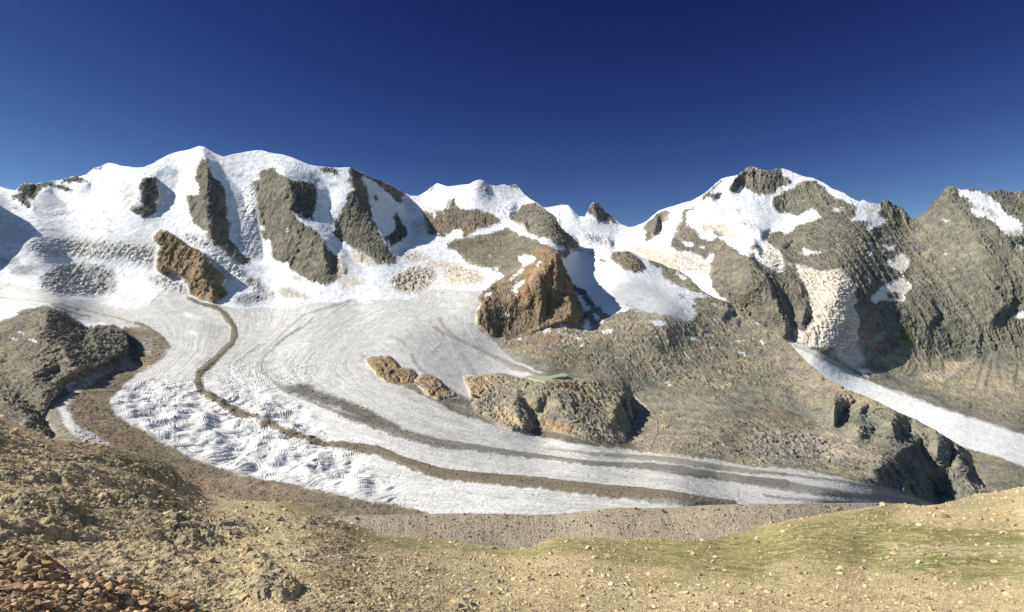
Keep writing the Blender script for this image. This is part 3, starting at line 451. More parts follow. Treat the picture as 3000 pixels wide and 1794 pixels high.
# leftward, brighter faces
for q, v in (('A 2290 160 2420 130 2440 300 2330 500 2200 640 2050 860 1900 950 2100 700 2200 500 2100 300',-.5),('B 190 700 330 710 440 700 430 900 470 1050 420 1130 270 1040 240 930',-.35),('B 1960 560 2200 600 2130 740 2000 860 1930 850 1940 760',-.4),('J 1150 390 1160 470 1000 600 700 920 400 1100 250 1100 280 830 520 660 900 440',-.45),('C 150 650 330 860 360 1000 480 1260 0 1240 0 850',-.25)):
    k, s = q.split(' ', 1); sh(c(k, s), v, 6)
paint(A4.strata, CRAG, 1.0, 5); paint(A4.strata, R5, .3, 4); paint(A4.strata, K3, .35, 4); paint(A4.strata, c('Q','800 250 1240 330 1900 650 2150 1050 1800 1160 1400 1080 1000 990 900 800'), .5, 14)
# --- landforms standing proud of what is behind them
def lift(poly, a, yb, yt, soft=2.0):
    m, sy, sx = pmask(poly, soft); Y = RY[sy][:,None]; f = np.clip((yb-Y)/(yb-yt), 0, 1)
    A4.lift[sy, sx] = np.maximum(A4.lift[sy, sx], a*np.clip(m*2-1, 0, 1)*f)
lift(CRAG, .09, 1250, 900); lift(K1, .035, 1130, 1050); lift(K2, .035, 1180, 1100); A4.mat(c('T','1100 0 1250 100 1560 260 1950 390 2473 490 2473 0'), (.62,.62,.61), 0, 0, ice=1, soft=30, alpha=.0)
lift(K3, .035, 1300, 1130); lift(R5, .05, 890, 690); lift(PYR, .07, 990, 760)
lift(c('A','1730 490 1870 480 1930 740 1880 940 1750 1000 1580 900 1660 690'), .02, 640, 530)
lift(c('J','1830 365 2000 350 2080 390 2180 480 2230 600 2100 620 1900 510 1800 470'), .02, 800, 740)
paint(A4.amp, np.array([(1535,1085),(1700,1085),(1700,1112),(1600,1122),(1535,1118)]), .03, 5)
# --- naming of landforms: 0 snow face, 1 ice stream, 2 brown ridge, 3 pyramid, 4 small knoll, 5 long knoll, 6 crag, 7 lateral moraine, 8 outcrop, 9 saddle
def rg(poly, v): paint(A4.reg, poly, v)
rg(np.array([(1185,560),(1185,300),(1800,300),(1800,700),(1560,720),(1300,770),(1230,790),(1150,770),(1190,690)]), 9)
rg(GL, 1); rg(RIDGE, 2); rg(SF, 10); rg(PYR, 3); rg(LATM, 7); rg(CRAG, 6); rg(R5, 8); rg(K1, 4); rg(K2, 4); rg(K3, 5)
rg(np.array([(2450,1100),(3300,1200),(3300,1800),(2750,1600),(2730,1480)]), 2)
rg(c('M','570 980 760 830 900 700 960 620 1040 640 900 760 660 1000 720 1020 800 1190 900 1290 1000 1400 850 1400 620 1400 640 1280 600 1190 530 1100'), 7)

T4 = TPS([(-150,1300,1250),(0,1230,1330),(150,1290,1150),(0,1100,1750),(0,960,2300),(150,905,2450),(370,1010,2150),(-150,950,2300),(250,1180,1450),(200,1090,1750),
 (-150,720,3000),(-150,550,3600),(0,560,3700),(100,700,3150),(300,750,3150),(300,870,2900),(200,820,3000),(0,850,2800),
 (600,1420,1020),(300,1280,1200),(1000,1500,890),(1500,1500,870),(2000,1480,940),(2400,1460,1250),(2600,1462,1650),(2720,1470,1800),(900,1200,1600),(600,1100,1900),(1300,1250,1500),(1700,1325,1370),(2100,1390,1370),(2450,1435,1420),(450,1150,1650),
 (600,1000,2300),(900,1000,2300),(1200,950,2500),(1350,1050,2230),(1050,900,2750),(600,900,2800),(1400,880,2750),(800,880,2900),(1200,880,2800),
 (700,800,3080),(900,800,3050),(1100,830,2950),(1250,800,3200),(1150,720,3500),(590,430,3900),(770,445,3950),(1030,495,3950),(300,480,3900),(600,600,3500),(1000,650,3480),(200,620,3500),(450,650,3400),(400,760,3150),
 (1200,575,4350),(1400,530,4500),(1550,580,4500),(1400,650,4050),(1500,720,3700),(1350,760,3500),(1600,600,4300),(1700,740,3950),
 (1630,750,3150),(1500,800,3100),(1430,860,2850),(1500,960,2650),(1650,960,2620),(1700,790,3400),(1800,850,3050),(1850,738,3850),(1950,930,2750),(1750,740,3900),(1950,800,3600),
 (2050,830,3500),(2130,880,3300),(2300,1000,2850),(2410,1100,2480),(2600,1220,2120),(2780,1300,2010),(2860,1400,1930),(3150,1600,1800),
 (2000,1000,2650),(1800,1080,2300),(1900,1200,2020),(2200,1200,2150),(2400,1350,1780),(2650,1400,1860),(2500,1180,2200),(2100,1340,1520),(1545,1105,2050),(1660,1098,2120),(1600,1115,1960),(1600,1290,1560),(1400,1240,1600),(1850,1300,1640),(1650,1180,1800)], reg=2e-4)
# flow co-ordinate of the ice: v across the stream, u along it
def flow_map(lines, vs):
    N = 500; rs = []
    for l in lines:
        l = np.asarray(l); d = np.r_[0, np.cumsum(np.hypot(*np.diff(l, axis=0).T))]; t = np.linspace(0, d[-1], N)
        rs.append(np.stack([np.interp(t, d, l[:,0]), np.interp(t, d, l[:,1])], 1))
    rs = np.array(rs); vv = np.linspace(0, len(lines)-1, 260); i = np.minimum(vv.astype(int), len(lines)-2); f = (vv-i)[:,None,None]
    P = rs[i]*(1-f)+rs[i+1]*f; V = (np.array(vs)[i]*(1-f[:,0,0])+np.array(vs)[i+1]*f[:,0,0])[:,None]*np.ones((1,N)); U = np.ones((260,1))*np.linspace(0,1,N)[None]
    S = 3; gx = ((P[...,0]-PX0)/ST/S).astype(int).ravel(); gy = ((P[...,1]-PY0)/ST/S).astype(int).ravel(); w_, h_ = NX//S+2, NY//S+2
    ok = (gx>=0)&(gx<w_)&(gy>=0)&(gy<h_); acc = np.zeros((3, h_, w_)); np.add.at(acc[0], (gy[ok],gx[ok]), 1); np.add.at(acc[1], (gy[ok],gx[ok]), V.ravel()[ok]); np.add.at(acc[2], (gy[ok],gx[ok]), U.ravel()[ok])
    A = acc.copy()
    for it in range(7):
        b = A.copy()
        r = 1 if it < 3 else 2**(it-2)
        for ax, dd in ((1,1),(1,-1),(2,1),(2,-1)): b += np.roll(A, dd*r, axis=ax)
        A = np.where(A[0]>0, A, b*1e-3) if it else np.where(A[0]>0, A, b*1e-2)
    m = A[0] > 0; v = np.where(m, A[1]/np.maximum(A[0],1e-12), 0); u = np.where(m, A[2]/np.maximum(A[0],1e-12), 0)
    yy = np.clip((np.arange(NY)/S), 0, h_-1.01); xx = np.clip((np.arange(NX)/S), 0, w_-1.01)
    def up(a):
        iy = yy.astype(int); ix = xx.astype(int); ty = (yy-iy)[:,None]; tx = (xx-ix)[None]
        r = (a[iy][:,ix]*(1-tx)+a[iy][:,ix+1]*tx)*(1-ty)+(a[iy+1][:,ix]*(1-tx)+a[iy+1][:,ix+1]*tx)*ty
        return blur(r.astype(np.float32), 6)
    return up(v), up(u)
FL = [c('W', s) for s in ('100 700 200 740 300 780 350 830 330 880 270 900 160 970 170 1030 300 1110 430 1180 600 1230 850 1270 1300 1290 1800 1280 2270 1255',
 '330 740 400 790 410 840 370 880 290 940 270 990 330 1060 450 1130 600 1180 800 1230 1050 1255 1500 1265 1900 1255 2280 1240','450 730 500 780 480 860 420 920 370 980 430 1060 560 1130 750 1180 1000 1215 1300 1235 1700 1240 2285 1230',
 '520 745 560 775 570 810 540 860 480 900 475 940 520 975 600 1010 680 1050 770 1075 900 1110 1050 1150 1250 1170 1500 1190 1750 1212 2100 1222 2285 1225',
 '700 760 680 800 600 860 580 900 610 950 720 1010 850 1060 1000 1100 1200 1140 1500 1165 1800 1195 2100 1215 2290 1222','830 735 740 790 650 850 625 890 650 930 750 985 900 1040 1060 1090 1150 1100 1400 1120 1650 1150 1950 1195 2290 1221',
 '1000 735 900 790 820 870 800 910 870 960 960 1020 1100 1075 1300 1100 1550 1120 1800 1160 2050 1200 2290 1220','1100 735 950 800 880 850 870 880 920 930 1000 970 1130 1010 1250 1050 1400 1080 1600 1105 1850 1140 2050 1175 2290 1219')]
FM = [c('W', s) for s in ('880 850 930 860 1000 885 1070 930 1110 965','950 790 1000 840 1060 890 1120 940 1145 975','1050 770 1080 830 1130 890 1200 905 1290 912','1150 740 1155 790 1190 850 1240 890 1320 912')]
v1, u1 = flow_map(FL, range(8)); v2, u2 = flow_map(FM, [9, 10, 11.5, 13])
m2, sy_, sx_ = pmask(np.concatenate([FM[0], FM[-1][::-1], [FL[-1][1], FL[-1][2]]]), 4)
mm = raster(); mm[sy_, sx_] = m2
FV = v1*(1-mm)+v2*mm; FU = u1*(1-mm)+u2*mm*.4

def steep(sh, T):
    """how fast a face must turn to the right before the low sun leaves it, given how steep the ground is there"""
    gx = RX[::8]; gy = RY[::8]; X, Y = np.meshgrid(gx, gy); D = T(X, Y); z = -(Y-CY)/FPX*D; x = (X-CX)/FPX*D
    dDy, dzy = np.gradient(D, axis=0), np.gradient(z, axis=0); fz = np.clip(np.where(np.abs(dzy) > .05, dDy/np.where(np.abs(dzy) > .05, dzy, 1), 3), .3, 3.0)
    fx = np.clip(np.gradient(D, axis=1)/np.gradient(x, axis=1), -1.5, 1.5)
    fy = np.clip(np.arange(NY)/8., 0, len(gy)-1.01); fxx = np.clip(np.arange(NX)/8., 0, len(gx)-1.01)
    def up(a):
        a = blur(a.astype(np.float32), 3); iy = fy.astype(int); ix = fxx.astype(int); ty = (fy-iy)[:,None]; tx = (fxx-ix)[None]
        return (a[iy][:,ix]*(1-tx)+a[iy][:,ix+1]*tx)*(1-ty)+(a[iy+1][:,ix]*(1-tx)+a[iy+1][:,ix+1]*tx)*ty
    fz, fx = up(fz), up(fx)
    return np.where(sh > 0, sh*(.35+.80*fz) + np.clip(sh, 0, 1)*np.clip(-fx, 0, 1.5), sh).astype(np.float32)

def build_sheet(edge, bot, x0, x1, nc, nr, T, M, back, names, mats, seed, wscale=1.0, rock_amp=1.0, flow=False):
    px = np.linspace(x0, x1, nc); top = curve(edge, px); b = bot(px)
    tt = np.linspace(0, 1, nr)[:,None]; PXg = np.broadcast_to(px[None], (nr, nc)); kk = np.ones(41)/41.; ts = np.convolve(np.pad(top, 20, mode='edge'), kk, 'valid'); PYg = b[None]*(1-tt) + ts[None]*tt + (top-ts)[None]*tt**10
    Y = T(PXg, PYg)
    h = relief(steep(M.shade, T), up=M.up); hv = look(h, PXg, PYg); lf = look(blur(M.lift, 1.5), PXg, PYg)
    Y = Y*(1-lf) + hv*Y/FPX
    P = ray(PXg, PYg, Y); n = smooth_normals(P, 10)
    X_, Y_, Z_ = P[...,0], P[...,1], P[...,2]
    # ragged material borders
    wx = fbm(PXg/22., PYg/22., PXg*0+1.5, 4, seed, gain=.65)*5*wscale; wy = fbm(PXg/22., PYg/22., PXg*0+9.5, 4, seed+5, gain=.65)*4*wscale
    icem = look(M.ice, PXg, PYg); wk = 1-0.25*icem
    qx, qy = PXg+wx*wk, PYg+wy*wk
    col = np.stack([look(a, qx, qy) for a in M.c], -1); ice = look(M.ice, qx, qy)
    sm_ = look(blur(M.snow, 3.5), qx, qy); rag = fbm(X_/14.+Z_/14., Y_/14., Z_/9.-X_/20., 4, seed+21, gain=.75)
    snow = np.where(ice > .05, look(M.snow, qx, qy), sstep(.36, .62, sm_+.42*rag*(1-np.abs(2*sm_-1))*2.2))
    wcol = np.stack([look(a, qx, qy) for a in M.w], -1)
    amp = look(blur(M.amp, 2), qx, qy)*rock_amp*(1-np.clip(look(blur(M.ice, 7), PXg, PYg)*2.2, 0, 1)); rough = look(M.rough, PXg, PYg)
    # rock relief, in metres, from big buttresses to blocks
    f = 1/150.
    wz = fbm(X_*f*.5, Y_*f*.5, Z_*f*.5, 2, seed+31)
    r1 = fbm(X_*f+wz, Y_*f, Z_*f*.55, 4, seed+1, gain=.55, ridged=True)
    r2 = fbm(X_/24.+wz*2, Y_/24., Z_/34., 4, seed+2, gain=.62, ridged=True)
    r3 = fbm(X_*.045+Z_*.03, Y_*.045, Z_*.075-X_*.03, 3, seed+3, gain=.6)
    r4 = fbm(X_/8.5+wz*3, Y_/9., Z_/10., 3, seed+12, gain=.7)
    r5 = fbm(X_/42.+wz, Y_/60., Z_/170., 3, seed+14, ridged=True)
    led = fbm(X_/90.+Z_/60., Y_/90., Z_/6.5+X_/70., 3, seed+15, gain=.6, ridged=True)
    wa = fbm(X_/50., Y_/50., Z_/50., 3, seed+22)*.5
    f1, c1 = facets(X_/46.+wa, Z_/64.-Y_/64.+wa*.6, seed+23); f2, c2 = facets(X_/15.+wa*2, Z_/20.-Y_/22.-X_/60.+wa, seed+24); f3, c3 = facets(X_/6.+wa*4, Z_/7.-Y_/10.+wa, seed+25)
    stp = 1-sstep(.55, .9, n[...,2]); r5 = r5*stp; f1 = f1*(.35+.65*stp)
    d = look(blur(M.ht, 3), PXg, PYg)*3.0 + amp*(r1*2.6 + r2*1.1 + r3*1.5 + r4*.9 + r5*1.8 + f1*12 + f2*4.0 + f3*2.5 - c2*.8 + look(M.strata, PXg, PYg)*led*2.2)
    # snow: wind-shaped swells, seracs where broken
    s1 = fbm(X_/120., Y_/120., Z_/70., 3, seed+4)
    s2 = fbm(X_/30., Y_/22., Z_/8., 4, seed+6, gain=.6, ridged=True)
    s3 = fbm(X_/60., Y_/60., Z_/26., 3, seed+8, ridged=True)
    d = d + (1-np.clip(amp, 0, 1))*(1-ice)*(s1*2.6 + fbm(X_/26., Y_/60., Z_/50., 3, seed+26, gain=.6)*1.1) + rough*(s2*1.2+s3*2.2+f2*3.5*(1-amp.clip(0,1)))
    spd = fbm(X_/5., Y_/7., Z_/5., 3, seed+9, gain=.7)
    big = fbm(X_/220., Y_/220., Z_/160., 3, seed+10); mid = fbm(X_/45., Y_/45., Z_/30., 4, seed+11, gain=.6)
    if flow:
        v = look(FV, PXg, PYg); u = look(FU, PXg, PYg)
        # bulges and crevasses of the lower stream
        hum = look(HUM, PXg, PYg); crv = look(CRV, PXg, PYg)
        v = v + .05*fbm(X_/60., Y_/60., X_*0, 3, 79)
        a1 = (X_*.80+Y_*.60); a2 = (-X_*.60+Y_*.80)      # across / along the crevasse set
        hb = fbm(X_/70.+Y_/300., Y_/110., X_*0+4, 3, 73)
        w2 = fbm(X_/60., Y_/60., X_*0, 2, 74)
        st1 = fbm(v*9, u*5, v*0, 4, 71, gain=.6); st2 = fbm(v*42, u*22, v*0+3, 3, 72, gain=.7)
        cr = np.abs(perlin(a2/17.+w2*1.2, a1/150., X_*0+2, 75)); crk = np.exp(-(cr/.10)**2)
        cr3 = np.exp(-(np.abs(perlin(a2/8.+w2*2, a1/60., X_*0+7, 77))/.14)**2)
        d = d + ice*(st1*.35 + st2*.2 + mid*.8 + hum*(hb*12 + perlin(X_/34., Y_/80., X_*0, 76)*4.5) - crv*(crk*3.4+cr3*1.6) + spd*.25)
        tone = 1 + .07*st1 + .24*st2 + .20*spd + .12*mid - .12*crv*crk
        deb = sstep(.35, .6, fbm(v*18, u*9, v*0+8, 4, 78, gain=.65)*.9+.18)*.35
        col = col*(1+ (tone-1)[...,None]*ice[...,None])
        dd = (ice*deb*np.clip(1-hum*1.0, .1, 1))[...,None]; col = col*(1-dd) + np.array([.33,.31,.27])*dd
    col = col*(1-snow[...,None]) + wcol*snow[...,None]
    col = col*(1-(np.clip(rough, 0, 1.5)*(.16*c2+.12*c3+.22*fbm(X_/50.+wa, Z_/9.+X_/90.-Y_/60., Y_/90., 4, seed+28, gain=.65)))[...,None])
    rock = np.clip(1-snow-ice, 0, 1)
    # sprinkle of old snow in hollows of rock; dust on the snow
    rt = (1+ .22*big + .30*mid + .34*spd)[...,None]*(1+ np.stack([mid*.06+big*.06, mid*.0, -mid*.09-big*.04], -1))
    col = col*(1-rock[...,None]) + col*rt*rock[...,None]
    dust = np.clip(sstep(.25, .8, mid+.3*spd)*.10, 0, 1)[...,None]*snow[...,None]
    col = col*(1-dust) + np.array([.55,.49,.38])*dust
    col = np.clip(col, .02, .88)
    P = P + n*d[...,None]
    # far side of the crest
    k = np.arange(1, 9)[:,None,None]; cr_ = P[-1][None]; P = np.concatenate([P, cr_ + k**1.5*np.array([0, 1., -.9])*back], 0)
    col = np.concatenate([col, np.repeat(col[-1:], 8, 0)], 0); reg = np.round(look_near(M.reg, PXg, PYg)); reg = np.concatenate([reg, np.repeat(reg[-1:], 8, 0)], 0)
    emit(None, P, col, reg, names, mats)
    return px, PYg, P
def look_near(R, x, y):
    ix = np.clip(np.round((x-PX0)/ST), 0, NX-1).astype(int); iy = np.clip(np.round((y-PY0)/ST), 0, NY-1).astype(int); return R[iy, ix]

HUM = raster(); CRV = raster(.15)
paint(HUM, np.concatenate([c('M','1350 900 1500 750 1800 650 2473 700'), c('N','380 800 760 760 1100 800 1600 900 1700 1100 1900 1300','S','900 200 1000 380 700 440 0 320','T','1500 230 1200 60')]), 1.0, 14)
paint(CRV, np.concatenate([c('M','1350 900 1700 600 2473 500'), c('N','400 400 1000 400 1900 400 1700 650 1700 1100 1900 1300','S','1100 300 1300 560 700 440 0 320','T','1500 230 1200 60')]), 1.0, 14)
paint(CRV, c('W','360 760 450 790 420 860 340 930 380 800'), .5, 10)
m_snow = mk_mat('snow', var=.05, scale=.02, bump=.25, bdist=.8, rough=.7, fine=.04, fscale=.25)
m_rock = mk_mat('cliff_rock', var=.22, scale=.03, bump=.9, bdist=2.5, fine=.35, fscale=.22)
m_ice = mk_mat('glacier_ice', var=.10, scale=.03, bump=.35, bdist=.6, rough=.75, fine=.16, fscale=.35)
m_scree = mk_mat('rubble', var=.15, scale=.05, bump=.8, bdist=.8, fine=.38, fscale=.5)
def bot4(px):
    b = curve(FG_EDGE, px)+45; m = np.minimum(b, curve(MOR_EDGE, px)+14); w_ = sstep(880, 990, px)*sstep(2760, 2600, px)
    return b*(1-w_)+m*w_
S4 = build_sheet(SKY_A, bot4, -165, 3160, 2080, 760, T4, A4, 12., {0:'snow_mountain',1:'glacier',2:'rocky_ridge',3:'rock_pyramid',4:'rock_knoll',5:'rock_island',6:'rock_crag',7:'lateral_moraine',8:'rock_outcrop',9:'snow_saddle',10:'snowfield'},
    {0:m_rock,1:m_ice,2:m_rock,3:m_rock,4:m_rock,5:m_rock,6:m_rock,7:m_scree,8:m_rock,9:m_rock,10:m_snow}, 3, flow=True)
# ================================================================== right-hand survey: high peak, icefall, valley glacier, dark wall
A5 = Maps((.175,.167,.13), 0.0)
def s5(k, q, col=SNOW, amp=.15, snow=1., **kw): A5.mat(c(k, q), col, snow, amp, **kw)
A5.mat(np.concatenate([[(1400,560),(1594,560)], c('D','1010 380 1300 380 1420 350 1640 520 1830 640 2020 580 2180 440','E','720 570 1000 350 1300 250 1450 150 1850 170 2060 270 2300 330 2473 440 2473 590 2400 540 2320 420 2200 380 2080 370 1960 470 1800 520 1690 600 1700 690 1790 770 1880 760 1970 800 2080 760 2180 700 2260 750 2290 820 2090 890 1990 910 1960 960 1870 1030 1740 980 1640 1020 1620 1100 1720 1160 1760 1250 1830 1390 1830 1483 1700 1483 1500 1300 1340 1290 1290 1210 1160 1140 1140 1050 900 1483'), [(2150,900),(1400,900)]]), SNOW, 1, .15)
for k, q in (('D','1310 530 1320 500 1370 400 1410 370 1490 440 1640 580 1740 655 1640 625 1560 600 1480 635 1450 600 1400 540'),('D','1090 450 1140 490 1180 540 1130 510'),
  ('E','110 960 180 880 300 770 380 740 420 725 480 770 470 850 360 890 350 980 260 1040 240 1110 190 1110 150 1040 180 950'),
  ('E','1150 480 1260 340 1300 280 1380 215 1440 190 1560 230 1620 245 1810 210 1830 300 1920 350 1880 420 1760 480 1660 550 1620 560 1520 540 1440 490 1330 440 1270 500 1200 490'),
  ('E','850 570 940 480 1010 400 1090 350 1110 380 1030 440 980 480 930 530 1000 520 1100 510 1050 590 1000 600 920 570 860 620 780 660 840 620'),
  ('E','470 1170 500 1050 550 930 600 840 640 730 740 690 790 680 680 760 660 880 740 950 830 1050 920 1110 1000 1090 960 1050 1000 1060 1100 1090 1160 1140 1290 1210 1340 1290 1430 1310 1500 1380 1700 1600 940 1500 960 1400 1010 1300 1050 1250 960 1260 890 1330 800 1280 690 1230 550 1220'),
  ('E','980 960 1040 960 1160 1030 1070 1050 1000 1020'),('E','1410 1170 1500 1140 1580 1210 1560 1280 1470 1250'),('K','800 30 1200 40 1400 150 1560 240 1640 250 1700 300 1900 500 1960 700 1900 900 1780 950 1740 1060 1500 1000 1200 850 930 580 780 450 750 200')):
    A5.mat(c(k, q), (.18,.165,.13), 0, 1.)
s5('E','560 1060 610 1080 640 1110 720 1115 760 1160 740 1180 640 1160 620 1110'); s5('E','820 1180 870 1150 910 1170 870 1200')
s5('F','0 60 60 100 160 160 300 220 490 330 620 370 720 380 720 410 760 480 680 520 830 590 660 690 600 740 570 700 600 610 530 600 350 620 430 560 460 470 380 400 230 350 150 310 100 220 0 160')
s5('F','540 470 700 450 690 500 540 530',(.6,.57,.5),.1,.6,soft=4); s5('F','140 490 190 455 340 455 240 485 170 500')
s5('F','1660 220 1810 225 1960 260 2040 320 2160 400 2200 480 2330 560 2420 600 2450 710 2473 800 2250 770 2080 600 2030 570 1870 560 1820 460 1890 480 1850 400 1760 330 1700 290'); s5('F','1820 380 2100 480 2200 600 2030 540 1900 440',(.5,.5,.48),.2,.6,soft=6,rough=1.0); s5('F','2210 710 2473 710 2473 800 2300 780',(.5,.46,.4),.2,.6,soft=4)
A5.mat(c('F','1780 225 1850 225 1940 260 1850 265'), (.26,.2,.13), 0, .8)
for q in ('720 890 830 960 910 960 900 930 790 900','590 870 670 920 600 910','580 970 610 965 660 1040 580 1030','2340 890 2473 930 2473 970','820 800 890 805 860 825','765 865 830 855 800 875','1450 590 1540 600 1630 590 1540 625','1505 1010 1580 995 1540 1030','1810 1000 1845 995 1820 1025','2100 1080 2190 1110 2180 1130 2095 1125','1600 1185 1640 1180 1635 1215','1300 1160 1355 1150 1320 1165','425 880 495 885 450 890','705 1075 790 1120 830 1160 740 1100'): s5('F', q, soft=.8)
s5('F','890 1050 1000 1000 1090 1070 1060 1150 1000 1250 930 1200 790 1120 880 1090',(.78,.72,.62)); s5('L','700 230 770 160 900 100 1000 30 1050 110 1130 150 1110 210 1030 270 1030 360 860 350 740 330 690 380 610 320 640 270',(.78,.72,.62)); A5.mat(c('L','800 235 980 240 960 320 830 320'), ROCKG, 0, .6); s5('L','2320 530 2473 440 2473 560')
s5('E','2040 1190 2100 1180 2220 1230 2320 1230 2260 1260 2180 1245 2120 1280 2060 1260'); s5('E','1880 1190 1950 1240 1940 1250')
ICF = c('K','1680 120 1900 180 2080 230 2300 200 2420 310','L','350 60 470 160 400 250 460 330 390 400 480 540 470 640 450 740 470 800 400 900 250 920 100 890','K','2200 1190 2000 1130 1880 1130 1750 1060 1780 900 1870 960 1990 830 1950 700 1960 620 1930 520 1880 400 1820 270 1740 180')
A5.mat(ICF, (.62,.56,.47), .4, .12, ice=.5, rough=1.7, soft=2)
A5.mat(c('K','1950 560 2200 640 2300 700 2200 900 2000 800'), (.55,.49,.41), .4, .12, ice=.5, soft=10, alpha=.6); A5.mat(c('L','100 600 400 700 470 850 200 900'), (.42,.41,.37), .3, .2, ice=.5, soft=10, alpha=.7)
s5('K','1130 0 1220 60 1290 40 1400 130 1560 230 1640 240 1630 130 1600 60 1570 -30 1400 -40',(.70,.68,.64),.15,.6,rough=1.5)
A5.mat(c('K','1880 940 2000 830 1990 860 1900 960'), (.42,.36,.27), 0, .3)
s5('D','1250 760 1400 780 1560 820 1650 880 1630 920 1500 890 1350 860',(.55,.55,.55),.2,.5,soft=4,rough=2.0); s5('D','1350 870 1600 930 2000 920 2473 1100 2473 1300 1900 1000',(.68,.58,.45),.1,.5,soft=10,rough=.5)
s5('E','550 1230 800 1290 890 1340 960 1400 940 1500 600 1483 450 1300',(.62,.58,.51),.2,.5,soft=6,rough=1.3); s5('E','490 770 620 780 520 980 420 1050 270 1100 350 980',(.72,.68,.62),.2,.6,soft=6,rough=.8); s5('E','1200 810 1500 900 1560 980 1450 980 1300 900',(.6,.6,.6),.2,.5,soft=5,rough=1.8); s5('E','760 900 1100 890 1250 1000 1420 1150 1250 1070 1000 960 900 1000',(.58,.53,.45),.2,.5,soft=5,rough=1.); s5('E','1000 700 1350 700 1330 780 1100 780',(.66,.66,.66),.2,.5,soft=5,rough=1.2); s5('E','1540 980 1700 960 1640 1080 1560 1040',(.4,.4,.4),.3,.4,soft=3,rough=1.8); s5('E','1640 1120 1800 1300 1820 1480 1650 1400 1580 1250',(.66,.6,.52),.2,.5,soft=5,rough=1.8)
A5.band(c('E','1300 700 1420 600 1520 590'), 2, (.4,.38,.33), .6); A5.band(c('E','820 740 1000 720 1100 780'), 2, (.45,.43,.4), .5)
# valley glacier with its stony edge
A5.mat(c('L','0 850 100 900 200 920 400 900 480 850 640 1000 760 1090 820 1200 1000 1290 1300 1400 1600 1500','Q','1500 160 1800 240 2100 330 2473 420 2473 560 2300 500 2000 400 1750 320 1500 230 1300 150 1100 80 950 0'), (.175,.168,.14), 0, .25, soft=3)
A5.mat(c('L','120 950 470 880 560 1050 400 1180 250 1050'), (.42,.41,.38), 0, .3, ice=.5, soft=8)
A5.mat(np.concatenate([c('K','1660 1060 1750 1080 1900 1150 2100 1230 2300 1340 2473 1450'), c('Q','950 0 1100 70 1300 140 1500 220 1750 310 2000 390 2300 490 2473 540 3000 700 3000 1000 2473 830 2250 740 2000 670 1870 640 1660 560 1350 420 1040 260 870 200','K','2100 1600 1900 1400 1700 1150')]), (.70,.70,.69), .3, .0, ice=1, soft=2)
A5.band(c('L','0 960 200 1090 400 1180 600 1270 800 1380 1000 1483'), [16,18,14,10,6,4], DEBG, .7, 5); A5.band(c('K','1760 1120 2000 1230 2300 1380 2473 1483'), 10, DEBG, .6, 4)
A5.band(c('Q','1300 130 1600 250 1900 360 2300 480'), 5, (.45,.45,.42), .5, 3)
A5.mat(c('L','460 1160 560 1160 740 1240 560 1200 600 1280 520 1230'), CREAM, .2, .1, soft=2)
# moraine walls of sand and grey scree, green ledges
A5.mat(c('L','700 1000 900 950 1200 940 1300 1000 1600 1050 1950 980 2100 900 2473 900 2700 900 2700 1800 1600 1500 1300 1400 1000 1280 850 1200'), (.27,.245,.165), 0, .45, soft=8)
A5.mat(c('L','1960 960 2200 900 2473 940 2300 1200 2100 1150 1950 1100'), (.19,.18,.145), 0, .4, soft=8)
A5.mat(c('L','480 850 700 720 850 600 960 540 900 700 720 820 660 900'), (.21,.205,.175), 0, .3, soft=5)
A5.mat(c('L','1180 1200 1450 1180 1640 1220 1500 1300 1300 1300'), (.42,.36,.27), 0, .6, soft=3); A5.mat(c('L','1500 1060 1860 1090 1640 1180 1500 1150'), (.37,.30,.21), 0, .5, soft=4); A5.mat(c('L','1200 940 1320 940 1220 1020'), (.42,.32,.2), 0, .5, soft=3)
A5.mat(c('L','670 870 760 870 740 990 680 960'), (.30,.17,.13), 0, .5, soft=5); A5.mat(c('L','540 690 680 740 620 820 520 780'), (.26,.16,.12), 0, .8, soft=5); A5.mat(c('L','2310 820 2440 810 2400 840'), (.3,.15,.12), 0, .5, soft=2)
for q in ('970 650 1080 640 1100 700 1000 720','960 700 1150 740 1150 860 1040 860 980 780','1480 650 1600 640 1600 700 1500 720','1360 970 1440 1050 1420 1000','1520 1000 1690 970 1780 1040 1680 1060 1600 1010','1640 780 1700 780 1690 800','1920 190 2030 195 1960 215','920 790 990 800 950 830'): A5.mat(c('L', q), (.105,.125,.045), 0, .5, soft=4, alpha=.85)
A5.mat(c('F','1230 1000 1400 900 1380 960 1250 1080'), (.30,.27,.17), 0, .8, soft=6)
A5.mat(c('F','1900 1000 2300 980 2200 1300 1900 1300 1800 1150'), (.165,.165,.125), 0, .5, soft=12)
A5.mat(np.concatenate([c('Q','1970 680 2250 740 2473 840 3000 1050 3000 1300 2473 1100 2200 1100 2000 950')]), (.235,.215,.155), 0, .35, soft=2)
